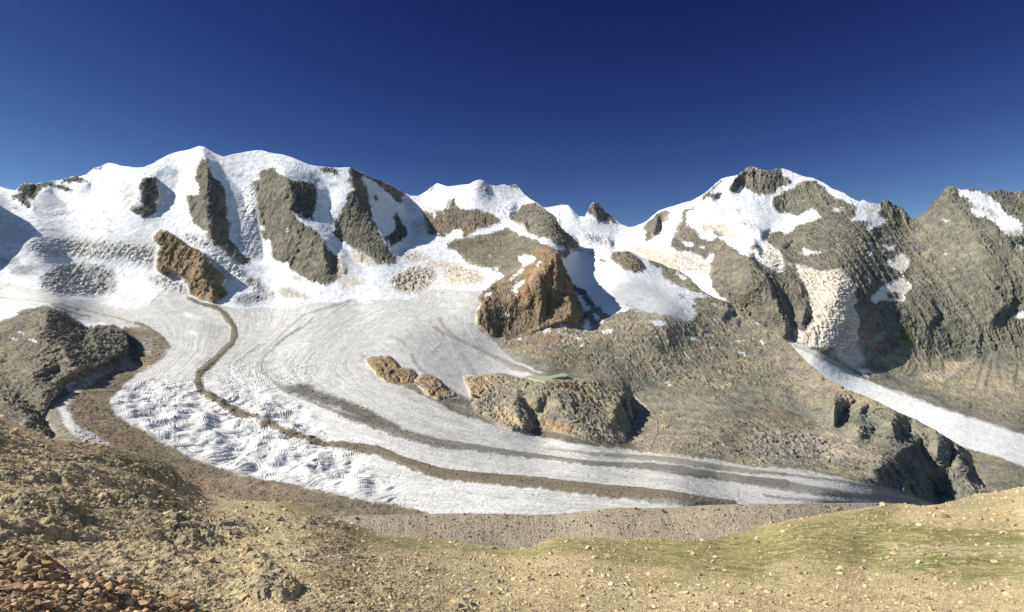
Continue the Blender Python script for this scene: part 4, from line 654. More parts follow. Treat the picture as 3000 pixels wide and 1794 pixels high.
for q in ('K 1390 240 1500 320 1570 400 1560 460 1480 400 1420 330','K 1470 430 1600 480 1640 560 1700 640 1750 800 1740 880 1640 800 1580 740 1550 620 1500 560','K 1640 220 1700 300 1830 370 1900 450 1920 540 1880 520 1830 400 1700 290','K 1910 600 1960 700 1960 780 1900 880 1850 880 1880 750','K 1240 70 1290 80 1390 210 1310 170','K 1650 880 1780 900 1770 1000 1740 1060 1640 1020','D 1410 378 1490 440 1640 580 1740 655 1640 620 1560 560 1480 600 1440 560 1400 450','L 1330 330 1380 350 1470 520 1440 570 1420 480','L 1380 540 1440 570 1350 670 1330 600','L 2330 270 2370 300 2360 480 2100 600 2050 560 2200 450 2330 380','F 650 1290 710 1300 660 1460 580 1483 600 1400','F 2160 700 2240 780 2473 810 2473 900 2340 890 2230 840 2180 780','E 1480 1080 1590 1200 1560 1290 1500 1180','E 1260 340 1300 300 1380 420 1260 500 1180 480','E 940 570 1100 510 1050 590 1000 600','L 700 470 730 460 720 550 700 540','L 1925 750 1955 750 1950 910 1935 880','F 580 760 740 760 700 800 580 800','E 1540 980 1680 960 1620 1080 1560 1060','E 1400 1260 1480 1260 1500 1330 1420 1320','K 1680 120 1760 140 1800 240 1740 180','F 820 600 900 680 920 740 880 680','E 1880 1130 1960 1090 1900 1180 1780 1200','D 1100 440 1150 480 1250 580 1180 570','D 1060 720 1200 820 1240 900 1160 830','D 1560 800 1660 870 1620 920','E 330 780 360 850 350 980 260 1040 300 900'):
    k, s = q.split(' ', 1); A5.sh(c(k, s), 2.0)
for q, v in (('F 1480 300 1600 200 1900 470 2250 760 2300 900 2340 1100 2200 1400 1800 600 1650 420',.35),('L 1140 0 1200 0 1100 300 1000 550 900 600 1030 330 1120 180',-.8),('F 1150 1150 1200 1150 1180 1483 1130 1483',-.7),('K 800 40 1300 300 1200 500 900 500 760 250',-.3),('F 350 880 600 760 700 1200 600 1480 480 1400 360 1100',.1)):
    k, s = q.split(' ', 1); A5.sh(c(k, s), v, 8)
for q in ('850 1050 900 960','1050 1200 1180 960','1120 1220 1270 970','1300 1180 1340 1000','1500 1200 1490 1000','1650 1350 1950 1000','1870 1420 2000 1020','2000 1400 2080 1060','2200 1340 2140 1070','2350 1350 2400 1100'): # gullies of the moraine wall
    stroke(A5.shade, c('L', q), 8, .35, 5)
T5 = TPS([(1480,620,5500),(1480,800,4600),(1740,595,5600),(1650,600,5600),(1850,665,5400),(1700,720,5000),(1850,760,4700),(1800,900,4200),(2000,600,5250),(2200,490,5250),(2290,495,5200),(2350,510,5150),(2600,600,4900),(2100,700,4750),(1950,850,4200),(2300,640,4900),
 (2200,800,4000),(2200,900,3900),(2330,960,3700),(2400,870,3830),(2400,760,4150),(2450,860,3800),(2450,950,3690),(2520,900,3850),(2400,1030,3600),(2300,1100,3600),
 (2680,640,4850),(2550,750,4350),(2790,547,4700),(3000,565,4600),(3150,570,4500),(2700,800,4350),(3000,750,4150),(2900,900,4000),(2700,950,3950),(2600,1000,3850),
 (2500,1110,3600),(2800,1230,3200),(3000,1330,2900),(2650,1130,3600),(2800,1150,3550),(3000,1230,3250),(3150,1380,2800),(3000,1100,3650),(2850,1350,2750),(2900,1450,2300),(3100,1500,2250),(2400,1300,3000),(2000,1200,3400)], reg=2e-4)
def rg5(p, v): paint(A5.reg, p, v)
rg5(np.array([(2330,640),(2400,560),(2520,560),(3300,500),(3300,1800),(2350,1200),(2420,1000),(2480,900),(2330,760)]), 1)
rg5(ICF, 2); rg5(np.concatenate([c('K','1660 1060 1750 1080 1900 1150 2100 1230 2300 1340 2473 1450'), c('Q','950 0 1100 70 1300 140 1500 220 1750 310 2000 390 2300 490 2473 540 3000 700 3000 1000 2473 830 2250 740 2000 670 1870 640 1660 560 1350 420 1040 260 870 200','K','2100 1600 1900 1400 1700 1150')]), 3)
rg5(np.concatenate([[(1300,500),(1594,500)], c('D','1290 380 1420 350 1640 520 1850 670 1900 900 1650 950 1000 1000'), [(1400,900)]]), 5)
rg5(c('Q','1970 680 2250 740 2473 840 3000 1050 3000 1500 1800 1500'), 4)
_f = (FV, FU, HUM, CRV)
FV, FU = flow_map([c('K','1500 1040 1660 1070 1830 1240 1960 1370 2100 1480','Q','870 140 1350 350 1660 500 1870 620 2250 750 2600 900 3200 1150'), c('K','1700 1040 1800 1110 2000 1230 2300 1400','Q','820 -20 1100 140 1500 300 2000 480 2473 680 3200 1000'), c('K','1740 1000 1900 1150 2100 1230 2300 1340','Q','950 0 1300 140 1750 310 2300 490 2473 540 3200 780'), c('L','0 600 100 850 300 900 600 1130 900 1230','Q','1500 200 2000 390 2473 540 3200 760')], [0,2,4,5])
HUM = raster(); CRV = raster(.12)
def bot5(px): return np.where(px < 1640, 900., np.minimum(curve(SKY_A, px)+60, curve(FG_EDGE, px)+30))
S5 = build_sheet(SKY_B, bot5, 1480, 3160, 1060, 620, T5, A5, 14., {0:'high_mountain',1:'dark_mountain',2:'icefall',3:'valley_glacier',4:'valley_moraine',5:'snow_pass'},
    {0:m_rock,1:m_rock,2:m_ice,3:m_ice,4:m_scree,5:m_rock}, 11, flow=True)
FV, FU, HUM, CRV = _f
# ================================================================== side moraine, foreground slopes
m_fg = mk_mat('gravel_slope', var=.16, scale=.25, bump=1.0, bdist=.25, fine=.45, fscale=2.2)
m_mo = mk_mat('moraine_gravel', var=.12, scale=.08, bump=.8, bdist=.5, fine=.30, fscale=.9)
def finish(name, P, col, mat, back, slope=.8):
    k = np.arange(1, 9)[:,None,None]; P = np.concatenate([P, P[-1][None]+k**1.5*np.array([0, 1., -slope])*back], 0); col = np.concatenate([col, np.repeat(col[-1:], 8, 0)], 0)
    me = mesh_from(name, P, quads(*P.shape[:2]), col, mat); return link(name, me, kind='structure')
# moraine wall
px = np.linspace(855, 2725, 1700); top = curve(MOR_EDGE, px); tt = np.linspace(0, 1, 190)[:,None]; PXg = np.broadcast_to(px[None], (190, 1700)); PYg = (top+165)[None]*(1-tt)+top[None]*tt
Yt = np.interp(px, [855,950,1500,2300,2725],[690,700,760,830,900]); k = .62; st = (top-CY)/FPX; s = (PYg-CY)/FPX
Yg = Yt[None]*(st[None]+k)/(s+k); P = ray(PXg, PYg, Yg); n = smooth_normals(P, 6); X_, Y_, Z_ = P[...,0], P[...,1], P[...,2]
rill = fbm(X_/9.+Z_*.02, Z_/90., X_*0, 3, 91, ridged=True); bl = fbm(X_/2.2, Y_/3., Z_/2.2, 3, 92, gain=.7)
fade = np.clip(tt*6, 0, 1)*np.clip((1-tt)*10, .15, 1)
rill2 = fbm(X_/34.+Z_*.05+.3*fbm(X_/20., Y_/20., Z_/20., 2, 95), Y_/90., Z_/70., 3, 94); d = fade*(rill*.10+rill2*1.2+bl*.2); P = P + n*d[...,None]
col = np.array([.44,.37,.255])*(1+.10*fbm(X_/60., Y_/60., Z_/30., 3, 93)+.03*rill+.05*rill2+.2*bl)[...,None]
TR = raster()
for q, wd in (('1290 615 1270 630 1220 660 1180 690 1150 740 1130 780 1080 850', 4), ('1220 660 1260 720 1310 780', 2.5)): stroke(TR, c('R', q), wd, 1.0, 1)
tr = look(TR, PXg, PYg)[...,None]*.7; col = col*(1-tr)+np.array([.52,.43,.30])*tr
MOP = P; finish('moraine_ridge', P, np.clip(col, .03, .8), m_mo, 1.2, .75)

# foreground slope
TF = TPS([(-150,1794,60),(0,1794,60),(0,1620,95),(0,1450,150),(0,1260,235),(-150,1200,240),(300,1310,300),(300,1450,190),(300,1600,125),(300,1750,80),(600,1440,400),(500,1400,340),(600,1600,170),(500,1520,200),(850,1794,85),(780,1660,140),(900,1600,190),(800,1480,370),(700,1500,300),(1100,1565,430),(1100,1650,210),(1100,1794,105),(1500,1610,470),(1500,1700,250),(1500,1800,135),(1640,1575,520),(1900,1580,540),(2070,1588,520),(1900,1680,290),(2100,1794,150),(2100,1650,370),(2300,1530,570),(2250,1650,350),(2550,1490,600),(2550,1580,450),(2700,1486,610),(2550,1700,270),(3000,1428,640),(3150,1390,640),(3000,1500,500),(3000,1600,360),(3000,1794,160),(2500,1794,170),(0,1900,45),(1500,1900,95),(3000,1900,115),(2760,1490,600)], reg=1e-3)
GR = raster(); OC = raster(); RED = raster(); PALE = raster()
for q, a in (('S 200 830 1000 810 1500 830 1850 885 2280 935 2473 960 2300 1000 1900 980 1500 900 1200 930 900 880 300 880',.9),('S 0 500 300 520 480 620 700 700 900 770 1000 800 700 780 400 640 100 600',.7),('S 850 1100 1100 1090 1120 1130 900 1140',.7),('S 400 1160 700 1140 780 1200 500 1210',.5),('S 870 1040 980 1040 950 1070',.6),('S 1600 1340 1700 1400 1520 1460 1440 1400',.6),('S 1650 1170 1900 1250 2200 1250 1900 1200',.4),
  ('R 0 970 130 950 430 840 1000 850 1500 860 1900 860 2100 810 2473 700 2473 1050 2200 1040 2000 960 1880 950 1850 1050 1600 1130 1300 1130 900 1080 700 1010 430 980 200 1010 0 1010',.85),('R 1100 1240 1500 1190 1750 1260 1500 1330 1200 1310',.55),('R 1870 1060 2100 1100 2473 1200 2473 1300 2150 1230 1880 1130',.7),('R 2240 930 2473 960 2473 1030 2260 990',.9),
  ('Q 0 1400 350 1310 800 1240 1000 1200 1350 1170 1420 1200 1250 1300 1500 1360 2100 1380 2473 1400 2473 1460 1800 1483 0 1483',.8),('Q 1700 1190 2050 1120 2473 1120 2473 1160 2100 1200',.55),('U 0 420 300 380 700 380 1000 400 1400 420 1400 560 1200 650 960 660 700 600 300 520 100 500',.0),('Q 1180 1370 1700 1350 1500 1390 1200 1400',1.),('Q 20 1440 600 1360 700 1370 300 1430',1.),
  ('W 1900 1340 2482 1300 2482 1400 2300 1400 2100 1350',.85),('W 1900 1290 2200 1330 2482 1370 2482 1400 2290 1398 2000 1350 1850 1310',.6),('W 2000 1370 2100 1390 2020 1400 1900 1385',.6),('W 1880 1430 2000 1440 1950 1450',.5),('W 2260 1395 2482 1360 2482 1380 2320 1400',1.)):
    k, s = q.split(' ', 1)
    if k == 'U': continue
    paint(GR, c(k, s), a, 8)
paint(GR, np.array([(1900,1600),(2300,1560),(3000,1540),(3000,1650),(2900,1690),(2760,1700),(2500,1660),(2300,1640),(2200,1700),(2000,1680)]), .95, 20)
for q, a in (('W 2150 1325 2482 1322 2482 1328 2150 1334',.9),('W 2040 1268 2140 1270 2100 1276',1.),('W 2150 1345 2482 1335 2482 1343 2200 1350',.6)): k, s = q.split(' ', 1); paint(GR, c(k, s), 0, 3); paint(PALE, c(k, s), a, 3)
for q, wd in (('T 1060 490 1110 520 1160 560 1250 605',5),('T 590 330 620 350',4),('T 1460 670 1530 690',3),('Q 1640 1355 1900 1370 2200 1385 2473 1390',4),('T 700 250 640 300 600 340 580 330',3)): k, s = q.split(' ', 1); stroke(PALE, c(k, s), wd, 1., 2); stroke(GR, c(k, s), wd+2, 0, 2); stroke(OC, c(k, s), wd+4, 0, 3)
for q, a in (('R 0 1450 500 1430 300 1483 0 1500',.9),('R 2100 1400 2473 1390 2473 1500 2100 1483',.9),('Q 1950 1330 2300 1280 2473 1330 2473 1400 2000 1380',.6),('T 0 1050 400 1100 600 1200 500 1350 0 1300',.5),('R 1300 850 1350 860 1300 860',.1),('S 200 640 300 680 400 740 200 720',.5),('R 550 1020 1100 1150 1500 1130 1500 1050 900 1050',.0)): k, s = q.split(' ', 1); paint(RED, c(k, s), a, 14)
# outcrops: dark lichen-covered ribs
for q, a in (('T 900 200 1350 280 1420 380 1650 520 1500 500 1200 400 1000 330 850 260',1.),('T 150 190 500 240 620 300 300 280',.7),('T 400 340 700 330 700 400 500 400',.4),('T 850 400 1250 480 1350 560 1100 500',.7),('T 780 520 1100 540 1350 680 1100 650 850 620',.8),('T 0 600 300 580 650 640 640 780 400 760 0 700',.8),('T 1350 720 1900 760 2100 860 1900 900 1700 980 1500 960 1350 820',.9),('T 1850 720 2020 800 1950 860',.8),('T 1950 1000 2200 1100 2300 1180 2100 1180 1950 1080',.8),('T 1850 1330 2200 1200 2380 1330 2350 1400 2050 1440',1.),('T 700 1220 1000 1290 1180 1350 900 1320',.7),('T 1200 1120 1500 1150 1500 1200 1200 1190',.5),('T 0 350 200 330 250 380 0 400',.6),('T 1430 540 1620 600 1500 600',.8),('T 1300 1010 1400 1000 1430 1050 1380 1050',.9),
  ('S 280 640 400 640 500 680 480 720 300 710',1.),('S 400 600 850 720 870 760 650 750 450 700',.8),('S 100 720 180 740 60 740',.8),('S 0 1150 150 1200 210 1330 0 1420',1.),('S 1640 1380 1780 1400 1820 1483 1620 1483',.9),('S 1230 1100 1400 1100 1420 1200 1260 1200',.4),('S 850 920 1030 920 1000 960',.5),('S 1000 1000 1200 990 1100 1040',.6),('Q 1900 1170 2100 1080 2473 1020 2473 1110 2100 1130',.6),('Q 1000 1230 1300 1170 1380 1200 1200 1250',.5),('Q 830 1240 1000 1210 900 1250',.5),('R 1880 850 2060 820 1950 860',.6),('Q 1700 1160 1900 1140 1900 1200 1750 1230',.5)):
    k, s = q.split(' ', 1); paint(OC, c(k, s), a, 7)
nc, nr = 2300, 560
px = np.linspace(-165, 3160, nc); top = curve(FG_EDGE, px); bt = np.full(nc, 1860.); tt = np.linspace(0, 1, nr)[:,None]
PXg = np.broadcast_to(px[None], (nr, nc)); PYg = bt[None]*(1-tt)+top[None]*tt
Yg = TF(PXg, PYg); shf = raster()
for q, v in (('T 1000 250 1380 290 1420 380 1650 520 1480 500 1250 420 1050 330',1.6),('T 400 620 660 640 650 780 500 740',1.5),('T 1900 780 2150 900 1950 860',1.5),('T 2000 1040 2300 1190 2100 1180',1.3),('T 2200 1300 2380 1330 2340 1400 2050 1440 1850 1380 2000 1320',1.6),('T 720 1230 1180 1350 900 1320',1.5),('S 380 660 410 730 300 710',1.2),('S 1660 1380 1880 1483 1760 1483',1.5),('S 460 680 860 745 650 750',1.),('T 1550 780 1950 900 1750 920',1.2),('T 0 830 60 840 60 980 0 980',1.5)):
    k, s = q.split(' ', 1); paint(shf, c(k, s), v)
hv = look(relief(shf, L=45.), PXg, PYg); Yg = Yg + hv*Yg/FPX
P = ray(PXg, PYg, Yg); n = smooth_normals(P, 14); X_, Y_, Z_ = P[...,0], P[...,1], P[...,2]
wx = fbm(PXg/60., PYg/25., PXg*0, 5, 101, gain=.6)*26; wy = fbm(PXg/60., PYg/25., PXg*0+7, 5, 102, gain=.6)*12
oc = look(OC, PXg+wx*.5, PYg+wy*.5); gr = look(GR, PXg+wx, PYg+wy); red = look(RED, PXg+wx, PYg+wy); pale = look(PALE, PXg+wx*.3, PYg+wy*.3)
lump = fbm(X_/26., Y_/30., Z_/26., 4, 103); sm = fbm(X_/6., Y_/8., Z_/6., 4, 104, gain=.6); tiny = fbm(X_/1.1, Y_/1.8, Z_/1.1, 4, 105, gain=.75)
lw = np.clip(1.15-(PXg/1500.), .38, 1)      # the slope on the left is the ruggeder one
rb = fbm(X_/9.+lump*.6, Y_/12., Z_/7., 4, 106, gain=.6, ridged=True)
oc2 = np.clip(oc*.9 + lw*sstep(.25, .8, fbm(X_/20., Y_/26., Z_/15., 4, 107, gain=.6))*.65, 0, 1)
fade = np.clip((1-tt)*14, .25, 1)
d = fade*(lump*1.7*lw + sm*.38*(.4+lw) + tiny*.15*(1-gr*.5) + oc2*(rb*1.0+.4)); P = P + n*d[...,None]
col = np.array([.49,.385,.215])*np.ones(P.shape)
def mx(cl, m): 
    global col
    m = np.clip(m, 0, 1)[...,None]; col = col*(1-m)+np.array(cl)*m
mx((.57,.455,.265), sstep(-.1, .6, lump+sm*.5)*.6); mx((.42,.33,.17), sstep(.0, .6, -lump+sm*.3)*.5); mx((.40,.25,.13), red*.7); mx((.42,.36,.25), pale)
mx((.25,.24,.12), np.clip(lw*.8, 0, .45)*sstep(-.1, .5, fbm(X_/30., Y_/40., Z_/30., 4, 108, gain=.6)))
mx((.235,.215,.075), gr*sstep(-.45, .25, sm+tiny*.6+.25)); mx((.15,.165,.045), np.clip(gr-.25, 0, 1)*sstep(-.05, .5, lump+sm)*1.3)
mx((.25,.235,.15), oc2*.7); mx((.15,.14,.09), oc2*sstep(.1, .7, tiny+sm)*.6)
stn = sstep(.30, .75, tiny); mx((.52,.45,.33), stn*.45*(1-gr*.6)); mx((.22,.17,.11), sstep(.3, .8, -tiny)*.4)
col *= (1+.18*tiny+.08*sm)[...,None]
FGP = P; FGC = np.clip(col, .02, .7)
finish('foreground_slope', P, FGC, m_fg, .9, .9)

# near rubble bank at the lower left
NE_ = np.array([(-170,1590),(0,1607),(60,1612),(135,1636),(190,1665),(255,1687),(340,1712),(418,1734),(500,1762),(582,1789),(660,1830),(760,1900)], float)
px = np.linspace(-170, 760, 760); top = curve(NE_, px); tt = np.linspace(0, 1, 260)[:,None]; PXn = np.broadcast_to(px[None], (260, 760)); PYn = (np.full(760, 1960.))[None]*(1-tt)+top[None]*tt
Yn = 1/((1/27.)*(1+ (PYn-top[None])/420.)); Yn = Yn*np.interp(px, [-170,300,760],[.95,1.,1.12])[None]; P = ray(PXn, PYn, Yn); n = smooth_normals(P, 8); X_, Y_, Z_ = P[...,0], P[...,1], P[...,2]
d = fbm(X_/2.5, Y_/3., Z_/2.5, 3, 121)*.25 + fbm(X_/.35, Y_/.6, Z_/.35, 4, 122, gain=.6, ridged=True)*.06; P = P + n*d[...,None]
col = np.array([.27,.20,.12])*(1+.35*fbm(X_/.3, Y_/.5, Z_/.3, 4, 123, gain=.7))[...,None]*np.ones(P.shape)
m_nr = mk_mat('rubble_bank_ground', var=.2, scale=1.5, bump=1., bdist=.05, fine=.4, fscale=14)
NRP = P; finish('rubble_bank', P, np.clip(col, .03, .6), m_nr, .06, .9)
# ================================================================== stones
rs = np.random.RandomState(5)
def ico(sub=1):
    t = (1+5**.5)/2; V = [(-1,t,0),(1,t,0),(-1,-t,0),(1,-t,0),(0,-1,t),(0,1,t),(0,-1,-t),(0,1,-t),(t,0,-1),(t,0,1),(-t,0,-1),(-t,0,1)]
    F = [(0,11,5),(0,5,1),(0,1,7),(0,7,10),(0,10,11),(1,5,9),(5,11,4),(11,10,2),(10,7,6),(7,1,8),(3,9,4),(3,4,2),(3,2,6),(3,6,8),(3,8,9),(4,9,5),(2,4,11),(6,2,10),(8,6,7),(9,8,1)]
    V = [np.array(v)/np.linalg.norm(v) for v in V]
    for _ in range(sub):
        c_ = {}; F2 = []
        def md(a, b):
            k = (min(a,b), max(a,b))
            if k not in c_: v = V[a]+V[b]; V.append(v/np.linalg.norm(v)); c_[k] = len(V)-1
            return c_[k]
        for a, b, d in F: x, y, z = md(a,b), md(b,d), md(d,a); F2 += [(a,x,z),(b,y,x),(d,z,y),(x,y,z)]
        F = F2
    return np.array(V), np.array(F, np.int32)
IV1, IF1 = ico(1); IV2, IF2 = ico(2)
def stone_shape(r, fine=False):
    """an angular block: a ball cut by random planes"""
    V = (IV2 if fine else IV1).copy()
    for _ in range(11 if fine else 8):
        nn = r.normal(size=3); nn /= np.linalg.norm(nn); dd = r.uniform(.3, .68); s = V@nn; m = s > dd; V[m] -= np.outer(s[m]-dd, nn)
    V += r.normal(size=V.shape)*(.02 if fine else .04)
    V *= np.array([r.uniform(.8,1.3), r.uniform(.7,1.1), r.uniform(.5,.85)]); return V
SH = [stone_shape(rs) for _ in range(24)]
def rot(a, b=0.0):
    ca, sa, cb, sb = math.cos(a), math.sin(a), math.cos(b), math.sin(b)
    return np.array([[ca,-sa,0],[sa,ca,0],[0,0,1]])@np.array([[1,0,0],[0,cb,-sb],[0,sb,cb]])
m_st = mk_mat('stone', var=.2, scale=1.2, bump=.6, bdist=.05, fine=.25, fscale=4)
def stuff(name, pos, size, cols):
    n = len(pos); nv, nf = len(IV1), len(IF1); V = np.empty((n, nv, 3), np.float32); F = np.empty((n, nf, 3), np.int32); Cc = np.empty((n, nv, 3), np.float32)
    for i in range(n):
        V[i] = (SH[i % 24]@rot(rs.uniform(0, 6.28), rs.uniform(-.4,.4)).T)*size[i]*.5 + pos[i]; F[i] = IF1+i*nv; Cc[i] = cols[i]
    me = mesh_from(name, V.reshape(-1,3), F.reshape(-1,3), Cc.reshape(-1,3), m_st, smooth=False); return link(name, me, kind='stuff')
def pick(P, n, r0=0, wt=None):
    h, w_ = P.shape[:2]; i = rs.randint(r0, h, n); j = rs.randint(0, w_, n); return i, j
def palette(n, base, var=.25, warm=.045):
    b = np.array(base)*(1+rs.normal(size=(n,1))*var); b = b*(1+rs.normal(size=(n,1))*warm*np.array([[1,.1,-1.2]])); return np.clip(b, .05, .55)
ALL = []    # the biggest ones become boulders of their own
def scatter(P, n, lo, hi, pw, base, name, mask=None, sink=.2):
    i, j = pick(P, n); pos = P[i, j].copy(); px_ = CX+pos[:,0]/pos[:,1]*FPX; py_ = CY-pos[:,2]/pos[:,1]*FPX
    s = lo*(1-rs.uniform(size=n))**(-1/pw); s = np.minimum(s, hi); keep = (px_ > -60) & (px_ < 3060) & (py_ < 1830)
    if mask is not None: keep &= mask(px_, py_, s)
    pos, s = pos[keep], s[keep]; size = s*pos[:,1]/FPX; pos[:,2] += size*(.5*.55-sink); cl = palette(len(s), base)
    return pos, size, s, cl
# open slope
rr = [scatter(FGP, 110000, 2.4, 24, 2.5, (.46,.365,.22), 'x', mask=lambda x, y, s: (rs.uniform(size=len(x)) > look(GR, x, y)*.85) | (rs.uniform(size=len(x)) > .93))]
pos, size, s, cl = rr[0]; order = np.argsort(-s*(pos[:,1] < 1e9)); big = order[:230]; rest = order[230:]
stuff('loose_stones', pos[rest], size[rest], cl[rest]); B1 = (pos[big], size[big], cl[big], s[big])
pos, size, s, cl = scatter(MOP, 9000, 1.9, 8, 2.6, (.38,.31,.22), 'x'); stuff('moraine_stones', pos, size, cl)
pos, size, s, cl = scatter(NRP, 14000, 7, 46, 2.0, (.38,.27,.15), 'x'); o_ = np.argsort(-s); stuff('rubble', pos[o_[60:]], size[o_[60:]], cl[o_[60:]]); B2 = (pos[o_[:60]], size[o_[:60]], cl[o_[:60]], s[o_[:60]])
# debris blocks riding on the ice
px4, PY4, P4 = S4
dm = raster()
for k_, s_ in (('N','765 30 775 80 740 180 650 270 540 370 430 470 340 560 325 660 380 770 560 890 760 990 950 1060 1040 1110'),('N','1350 1260 1560 1300 1750 1370 1990 1410 2200 1450 2473 1480'),('S','1250 160 1500 240 1750 270 2100 300 2473 330'),('R','300 370 600 400 850 430 1150 455 1400 480 1700 520'),('O','0 1050 250 1130 500 1220 700 1280 900 1330 1100 1385 1300 1420'),('N','1450 740 1800 850 2150 960 2473 1080')): stroke(dm, c(k_, s_), 34, 1.0, 4)
paint(dm, LATM, 1.0, 4)
Pg = P4[:330]; pos, size, s, cl = scatter(Pg, 90000, 2.0, 8, 2.6, (.21,.175,.125), 'x', mask=lambda x, y, s: rs.uniform(size=len(x)) < look(dm, x, y)*(y < curve(FG_EDGE, x)+5))
stuff('moraine_debris', pos, size, cl)

# boulders one by one
KINDS = {}
def boulder(pos, size, colr, label, group=None, seed=None, flat=1.0):
    r = np.random.RandomState(seed if seed is not None else rs.randint(1 << 30)); fine = seed is not None
    V = stone_shape(r, fine)*size*.5; V[:,2] *= flat; F = IF2 if fine else IF1
    me = mesh_from('boulder', V, F, np.repeat(np.array(colr)[None], len(V), 0), m_st, smooth=False)
    o = link('boulder', me, label=label, cat='boulder', group=group, loc=tuple(pos)); o.rotation_euler = (0, 0, r.uniform(0, 6.28)); return o
def surf(x, y, P):
    """point of a slope seen in a given bearing"""
    i = np.argmin((CX+P[...,0]/P[...,1]*FPX-x)**2+(CY-P[...,2]/P[...,1]*FPX-y)**2); return P.reshape(-1,3)[i].copy()
def named(k, xy, wpx, P, colr, label, seed, flat=1.0):
    q = c(k, xy)[0]; p = surf(q[0], q[1], P); sz = wpx*p[1]/FPX; p[2] += sz*.18; return boulder(p, sz, colr, label, None, seed, flat)
GY = (.16,.145,.115); TN = (.36,.31,.22); WH = (.46,.44,.38); DK = (.13,.12,.09); RB = (.30,.19,.10)
named('R','1120 592',13,MOP,GY,'round dark boulder on the moraine crest above the footpath, left one of the pair',1)
named('R','1357 612',15,MOP,GY,'angular dark boulder just below the crest of the moraine ridge, right one of the pair',2)
named('S','755 650',17,MOP,DK,'dark blocky boulder at the left end of the moraine ridge near its crest',3,.8)
named('R','1050 662',7,MOP,TN,'small pale boulder on the moraine face left of the footpath fork',4); named('R','1130 642',7,MOP,GY,'small grey boulder on the moraine face just under the round dark boulder',5)
named('R','840 715',7,MOP,GY,'grey boulder halfway down the moraine face left of the footpath',6); named('R','1297 800',9,MOP,GY,'dark boulder low on the moraine face right of the footpath',7); named('Q','808 1195',7,MOP,DK,'dark boulder near the right end of the moraine ridge',8)
named('R','975 1040',12,FGP,WH,'bright whitish rounded boulder alone on the green-brown hollow in the middle',9,.8); named('R','1030 1165',13,FGP,TN,'pointed tan boulder with a long shadow below the green hollow',10)
named('S','620 965',14,FGP,TN,'upright rounded tan boulder at the back of the boulder group left of centre',11,1.3); named('S','615 1018',20,FGP,TN,'largest tan boulder with a sharp shadowed side in the group left of centre',12,1.2); named('S','285 1015',26,FGP,TN,'wide split tan boulder on the left of the boulder group',13,.9); named('S','440 1030',20,FGP,GY,'low dark boulder between the split boulder and the largest boulder',14,.7); named('S','365 972',14,FGP,WH,'pale flat boulder behind the split tan boulder',15,.7); named('S','790 1008',14,FGP,GY,'small brown boulder at the right end of the boulder group',16)
named('S','695 1415',27,FGP,DK,'big dark grey boulder near the bottom edge left of centre',17,.9); named('S','485 1365',20,FGP,TN,'low tan slab boulder near the bottom edge, left of the big dark boulder',18,.6); named('S','1080 1235',14,FGP,RB,'reddish-brown boulder beside a white stone on the gravel',19); named('S','1075 1210',10,FGP,WH,'small white stone boulder touching the reddish-brown boulder',20,.6); named('S','1212 1335',12,FGP,GY,'small dark triangular boulder on the gravel near the bottom centre',21); named('S','1360 1385',15,FGP,GY,'grey boulder on the gravel left of the pale rock slab',22); named('S','1760 1320',32,FGP,WH,'long pale slab-like boulder near the bottom edge right of centre',23,.6); named('S','1370 845',18,FGP,GY,'grey boulder on the green edge in front of the moraine ridge',24,.8)
named('S','60 665',24,FGP,GY,'large grey boulder near the rounded outcrop on the left shoulder',25,.9); named('S','140 740',24,FGP,GY,'flat grey boulder under the left shoulder outcrop',26,.6)
named('T','905 1230',36,NRP,WH,'bright whitish block at the top right of the near rubble bank',27,.8) if False else named('T','905 1225',34,FGP,WH,'large bright whitish block above the near rubble bank',27,.8)
named('T','1410 1030',24,FGP,RB,'brown pyramid-shaped boulder casting a shadow on the tan slope',28,1.1); named('T','2440 1080',22,FGP,TN,'light tan boulder at the left edge of the boulder group',29); named('T','640 150',24,FGP,(.2,.19,.12),'mossy boulder on the skyline of the left slope, the right one of two',30,.8); named('T','575 145',26,FGP,(.2,.19,.12),'mossy boulder on the skyline of the left slope, the left one of two',31,.8); named('T','75 95',22,FGP,GY,'dark boulder on the upper left grassy shoulder',32,.7)
named('R','2235 905',18,FGP,GY,'dark grey boulder on the pale gravel right of the green hollow',33,.6); named('W','2280 1318',18,FGP,GY,'blue-grey boulder on the right-hand meadow',34,.8) if False else None
named('T','500 1385',48,NRP,(.26,.26,.22),'large flat grey slab lying in the near rubble bank',35,.35); named('T','60 1435',40,NRP,WH,'large pale slab at the bottom left corner of the rubble bank',36,.4); named('T','570 1250',36,NRP,RB,'rust-coloured block in the middle of the near rubble bank',37,.8)
p_ = surf(2640, 1657, FGP); boulder(p_, 10*p_[1]/FPX, (.27,.29,.27), 'blue-grey boulder alone on the right-hand meadow', None, 38, .9); p_ = surf(2520, 1766, FGP); boulder(p_, 26*p_[1]/FPX, (.24,.15,.09), 'rusty brown boulder near the bottom edge on the right', None, 39, .8)
p_ = surf(2855, 1728, FGP); boulder(p_, 24*p_[1]/FPX, (.30,.32,.26), 'greenish-grey boulder at the lower right on the stony ground', None, 40, .9)
for (ps, sz, cl_, ss), lab, grp in ((B1, 'small angular tan boulder among gravel of the open foreground slope', 'boulders strewn over the foreground slope'), (B2, 'angular rust-brown block in the near rubble bank at the lower left', 'blocks of the near rubble bank')):
    for a in range(len(ps)): boulder(ps[a], sz[a], cl_[a], lab, grp)

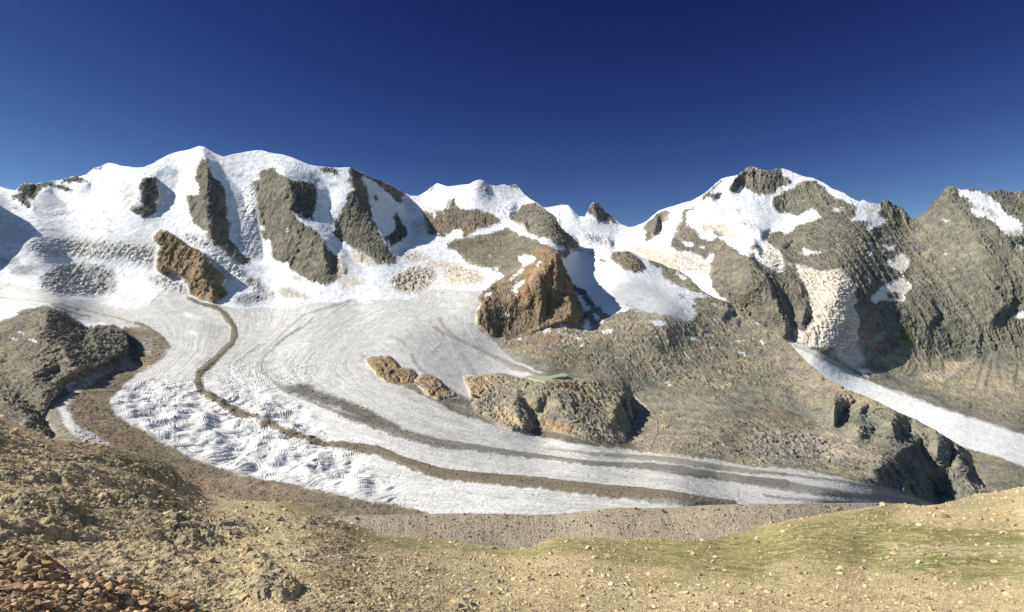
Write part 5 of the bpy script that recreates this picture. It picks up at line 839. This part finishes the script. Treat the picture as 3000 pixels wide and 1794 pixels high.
# ================================================================== pond and stream
def surf4(x, y): return surf(x, y, P4[:500])
pond_px = c('P','190 432 300 395 400 388 500 385 600 385 690 405 640 425 560 430 480 450 420 480 330 470 250 455')
zp = np.mean([surf4(*q)[2] for q in pond_px[[0,2,5,8,10]]])+3
V = np.array([(-(q[0]-CX)/(q[1]-CY)*zp, -FPX/(q[1]-CY)*zp, zp) for q in pond_px]); V = np.concatenate([V.mean(0)[None], V, V*1+np.array([0,0,-6])]); n_ = len(pond_px)
F = [(0, 1+i, 1+(i+1) % n_) for i in range(n_)]
F += sum([[(1+i, 1+n_+i, 1+n_+(i+1) % n_), (1+i, 1+n_+(i+1) % n_, 1+(i+1) % n_)] for i in range(n_)], [])
mp = bpy.data.materials.new('milky_water'); mp.use_nodes = True; b_ = mp.node_tree.nodes['Principled BSDF']; b_.inputs['Base Color'].default_value = (.36,.41,.27,1); b_.inputs['Roughness'].default_value = .35; b_.inputs['Specular IOR Level'].default_value = .3
nz_ = mp.node_tree.nodes.new('ShaderNodeTexNoise'); nz_.inputs['Scale'].default_value = .2; bp_ = mp.node_tree.nodes.new('ShaderNodeBump'); bp_.inputs['Strength'].default_value = .1
mp.node_tree.links.new(nz_.outputs['Fac'], bp_.inputs['Height']); mp.node_tree.links.new(bp_.outputs[0], b_.inputs['Normal'])
link('glacier_pond', mesh_from('glacier_pond', V, np.array(F, np.int32), None, mp, False), kind='structure')
ms = bpy.data.materials.new('white_water'); ms.use_nodes = True; b_ = ms.node_tree.nodes['Principled BSDF']; b_.inputs['Base Color'].default_value = (.62,.62,.6,1); b_.inputs['Roughness'].default_value = .6
nz_ = ms.node_tree.nodes.new('ShaderNodeTexNoise'); nz_.inputs['Scale'].default_value = .4; rp_ = ms.node_tree.nodes.new('ShaderNodeValToRGB'); rp_.color_ramp.elements[0].color = (.25,.25,.23,1); rp_.color_ramp.elements[1].color = (.8,.8,.8,1); rp_.color_ramp.elements[0].position = .35; rp_.color_ramp.elements[1].position = .55
ms.node_tree.links.new(nz_.outputs['Fac'], rp_.inputs[0]); ms.node_tree.links.new(rp_.outputs[0], b_.inputs['Base Color'])
def stream(lines):
    Vs, Fs = [], []
    for q, wd in lines:
        l = c('P', q); d = np.r_[0, np.cumsum(np.hypot(*np.diff(l, axis=0).T))]; t = np.arange(0, d[-1], 2.5)
        L_ = np.stack([np.interp(t, d, l[:,0]), np.interp(t, d, l[:,1])], 1); L_[:,0] += np.cumsum(rs.normal(size=len(L_)))*.25
        R = np.array([surf4(*q_) for q_ in L_]); 
        for a in range(3): R[1:-1] = (R[:-2]+2*R[1:-1]+R[2:])/4
        o = len(Vs)
        for i, p in enumerate(R):
            w_ = wd*rs.uniform(.6, 1.4)
            for k_ in range(6): an = k_/6*6.283; Vs.append(p*(.998)+np.array([math.cos(an)*w_, 0, math.sin(an)*w_*.6+.8]))
        for i in range(len(R)-1):
            for k_ in range(6): a0 = o+i*6+k_; a1 = o+i*6+(k_+1) % 6; Fs += [(a0, a1, a1+6), (a0, a1+6, a0+6)]
    link('meltwater_stream', mesh_from('meltwater_stream', np.array(Vs), np.array(Fs, np.int32), None, ms, True), kind='structure')
stream([('1400 640 1500 700 1600 780 1680 860 1740 930 1755 1020 1750 1100 1700 1200 1640 1340', 1.1), ('1450 650 1560 720 1640 800 1700 880', .5), ('1755 1020 1775 1060 1760 1120 1720 1200 1690 1260 1700 1300', .6)])

# ================================================================== the ridge outside the picture on the left, whose shadow lies on the snow
def shadow_ridge():
    e = c('A','0 870 150 940 400 1070 600 1250 740 1370','G','790 200 820 270 480 320 380 400 260 500 270 550 100 555 -300 560')
    T = T4(e[:,0][None], e[:,1][None])[0]; pts = ray(e[:,0], e[:,1], T)
    V = []
    for p in pts[:]:
        tgt = -0.86*p[1]-60; k_ = (tgt-p[0])/SUN[0]; V.append(p+SUN*max(k_, 30))
    V = np.array(V[:6]) ; return V
CR_ = shadow_ridge(); n_ = len(CR_)
o1 = np.array([-500., 60, -900]); o2 = np.array([-60., -40, -900]); Vv = []; nsub = 12; cols_ = []
dens = np.concatenate([[CR_[0]+np.array([-400,700,-60])], CR_, [CR_[-1]+np.array([60,-260,-260]), CR_[-1]+np.array([80,-500,-700])]])
tt_ = np.linspace(0, len(dens)-1, 160); D_ = np.stack([np.interp(tt_, np.arange(len(dens)), dens[:,a]) for a in range(3)], 1)
rows = []
for k_ in range(-nsub, nsub+1):
    f_ = abs(k_)/nsub; off = (o1 if k_ < 0 else o2)*f_; rows.append(D_+off)
G_ = np.array(rows); nn_ = fbm(G_[...,0]/120, G_[...,1]/120, G_[...,2]/120, 4, 141); G_[...,0] -= np.abs(nn_)*40*np.abs(np.linspace(-1, 1, 2*nsub+1))[:,None]; G_[...,2] += (nn_*25)*np.abs(np.linspace(-1, 1, 2*nsub+1))[:,None]
link('side_ridge', mesh_from('side_ridge', G_, quads(*G_.shape[:2]), np.ones(G_.shape)*np.array([.18,.165,.13]), m_rock), kind='structure')
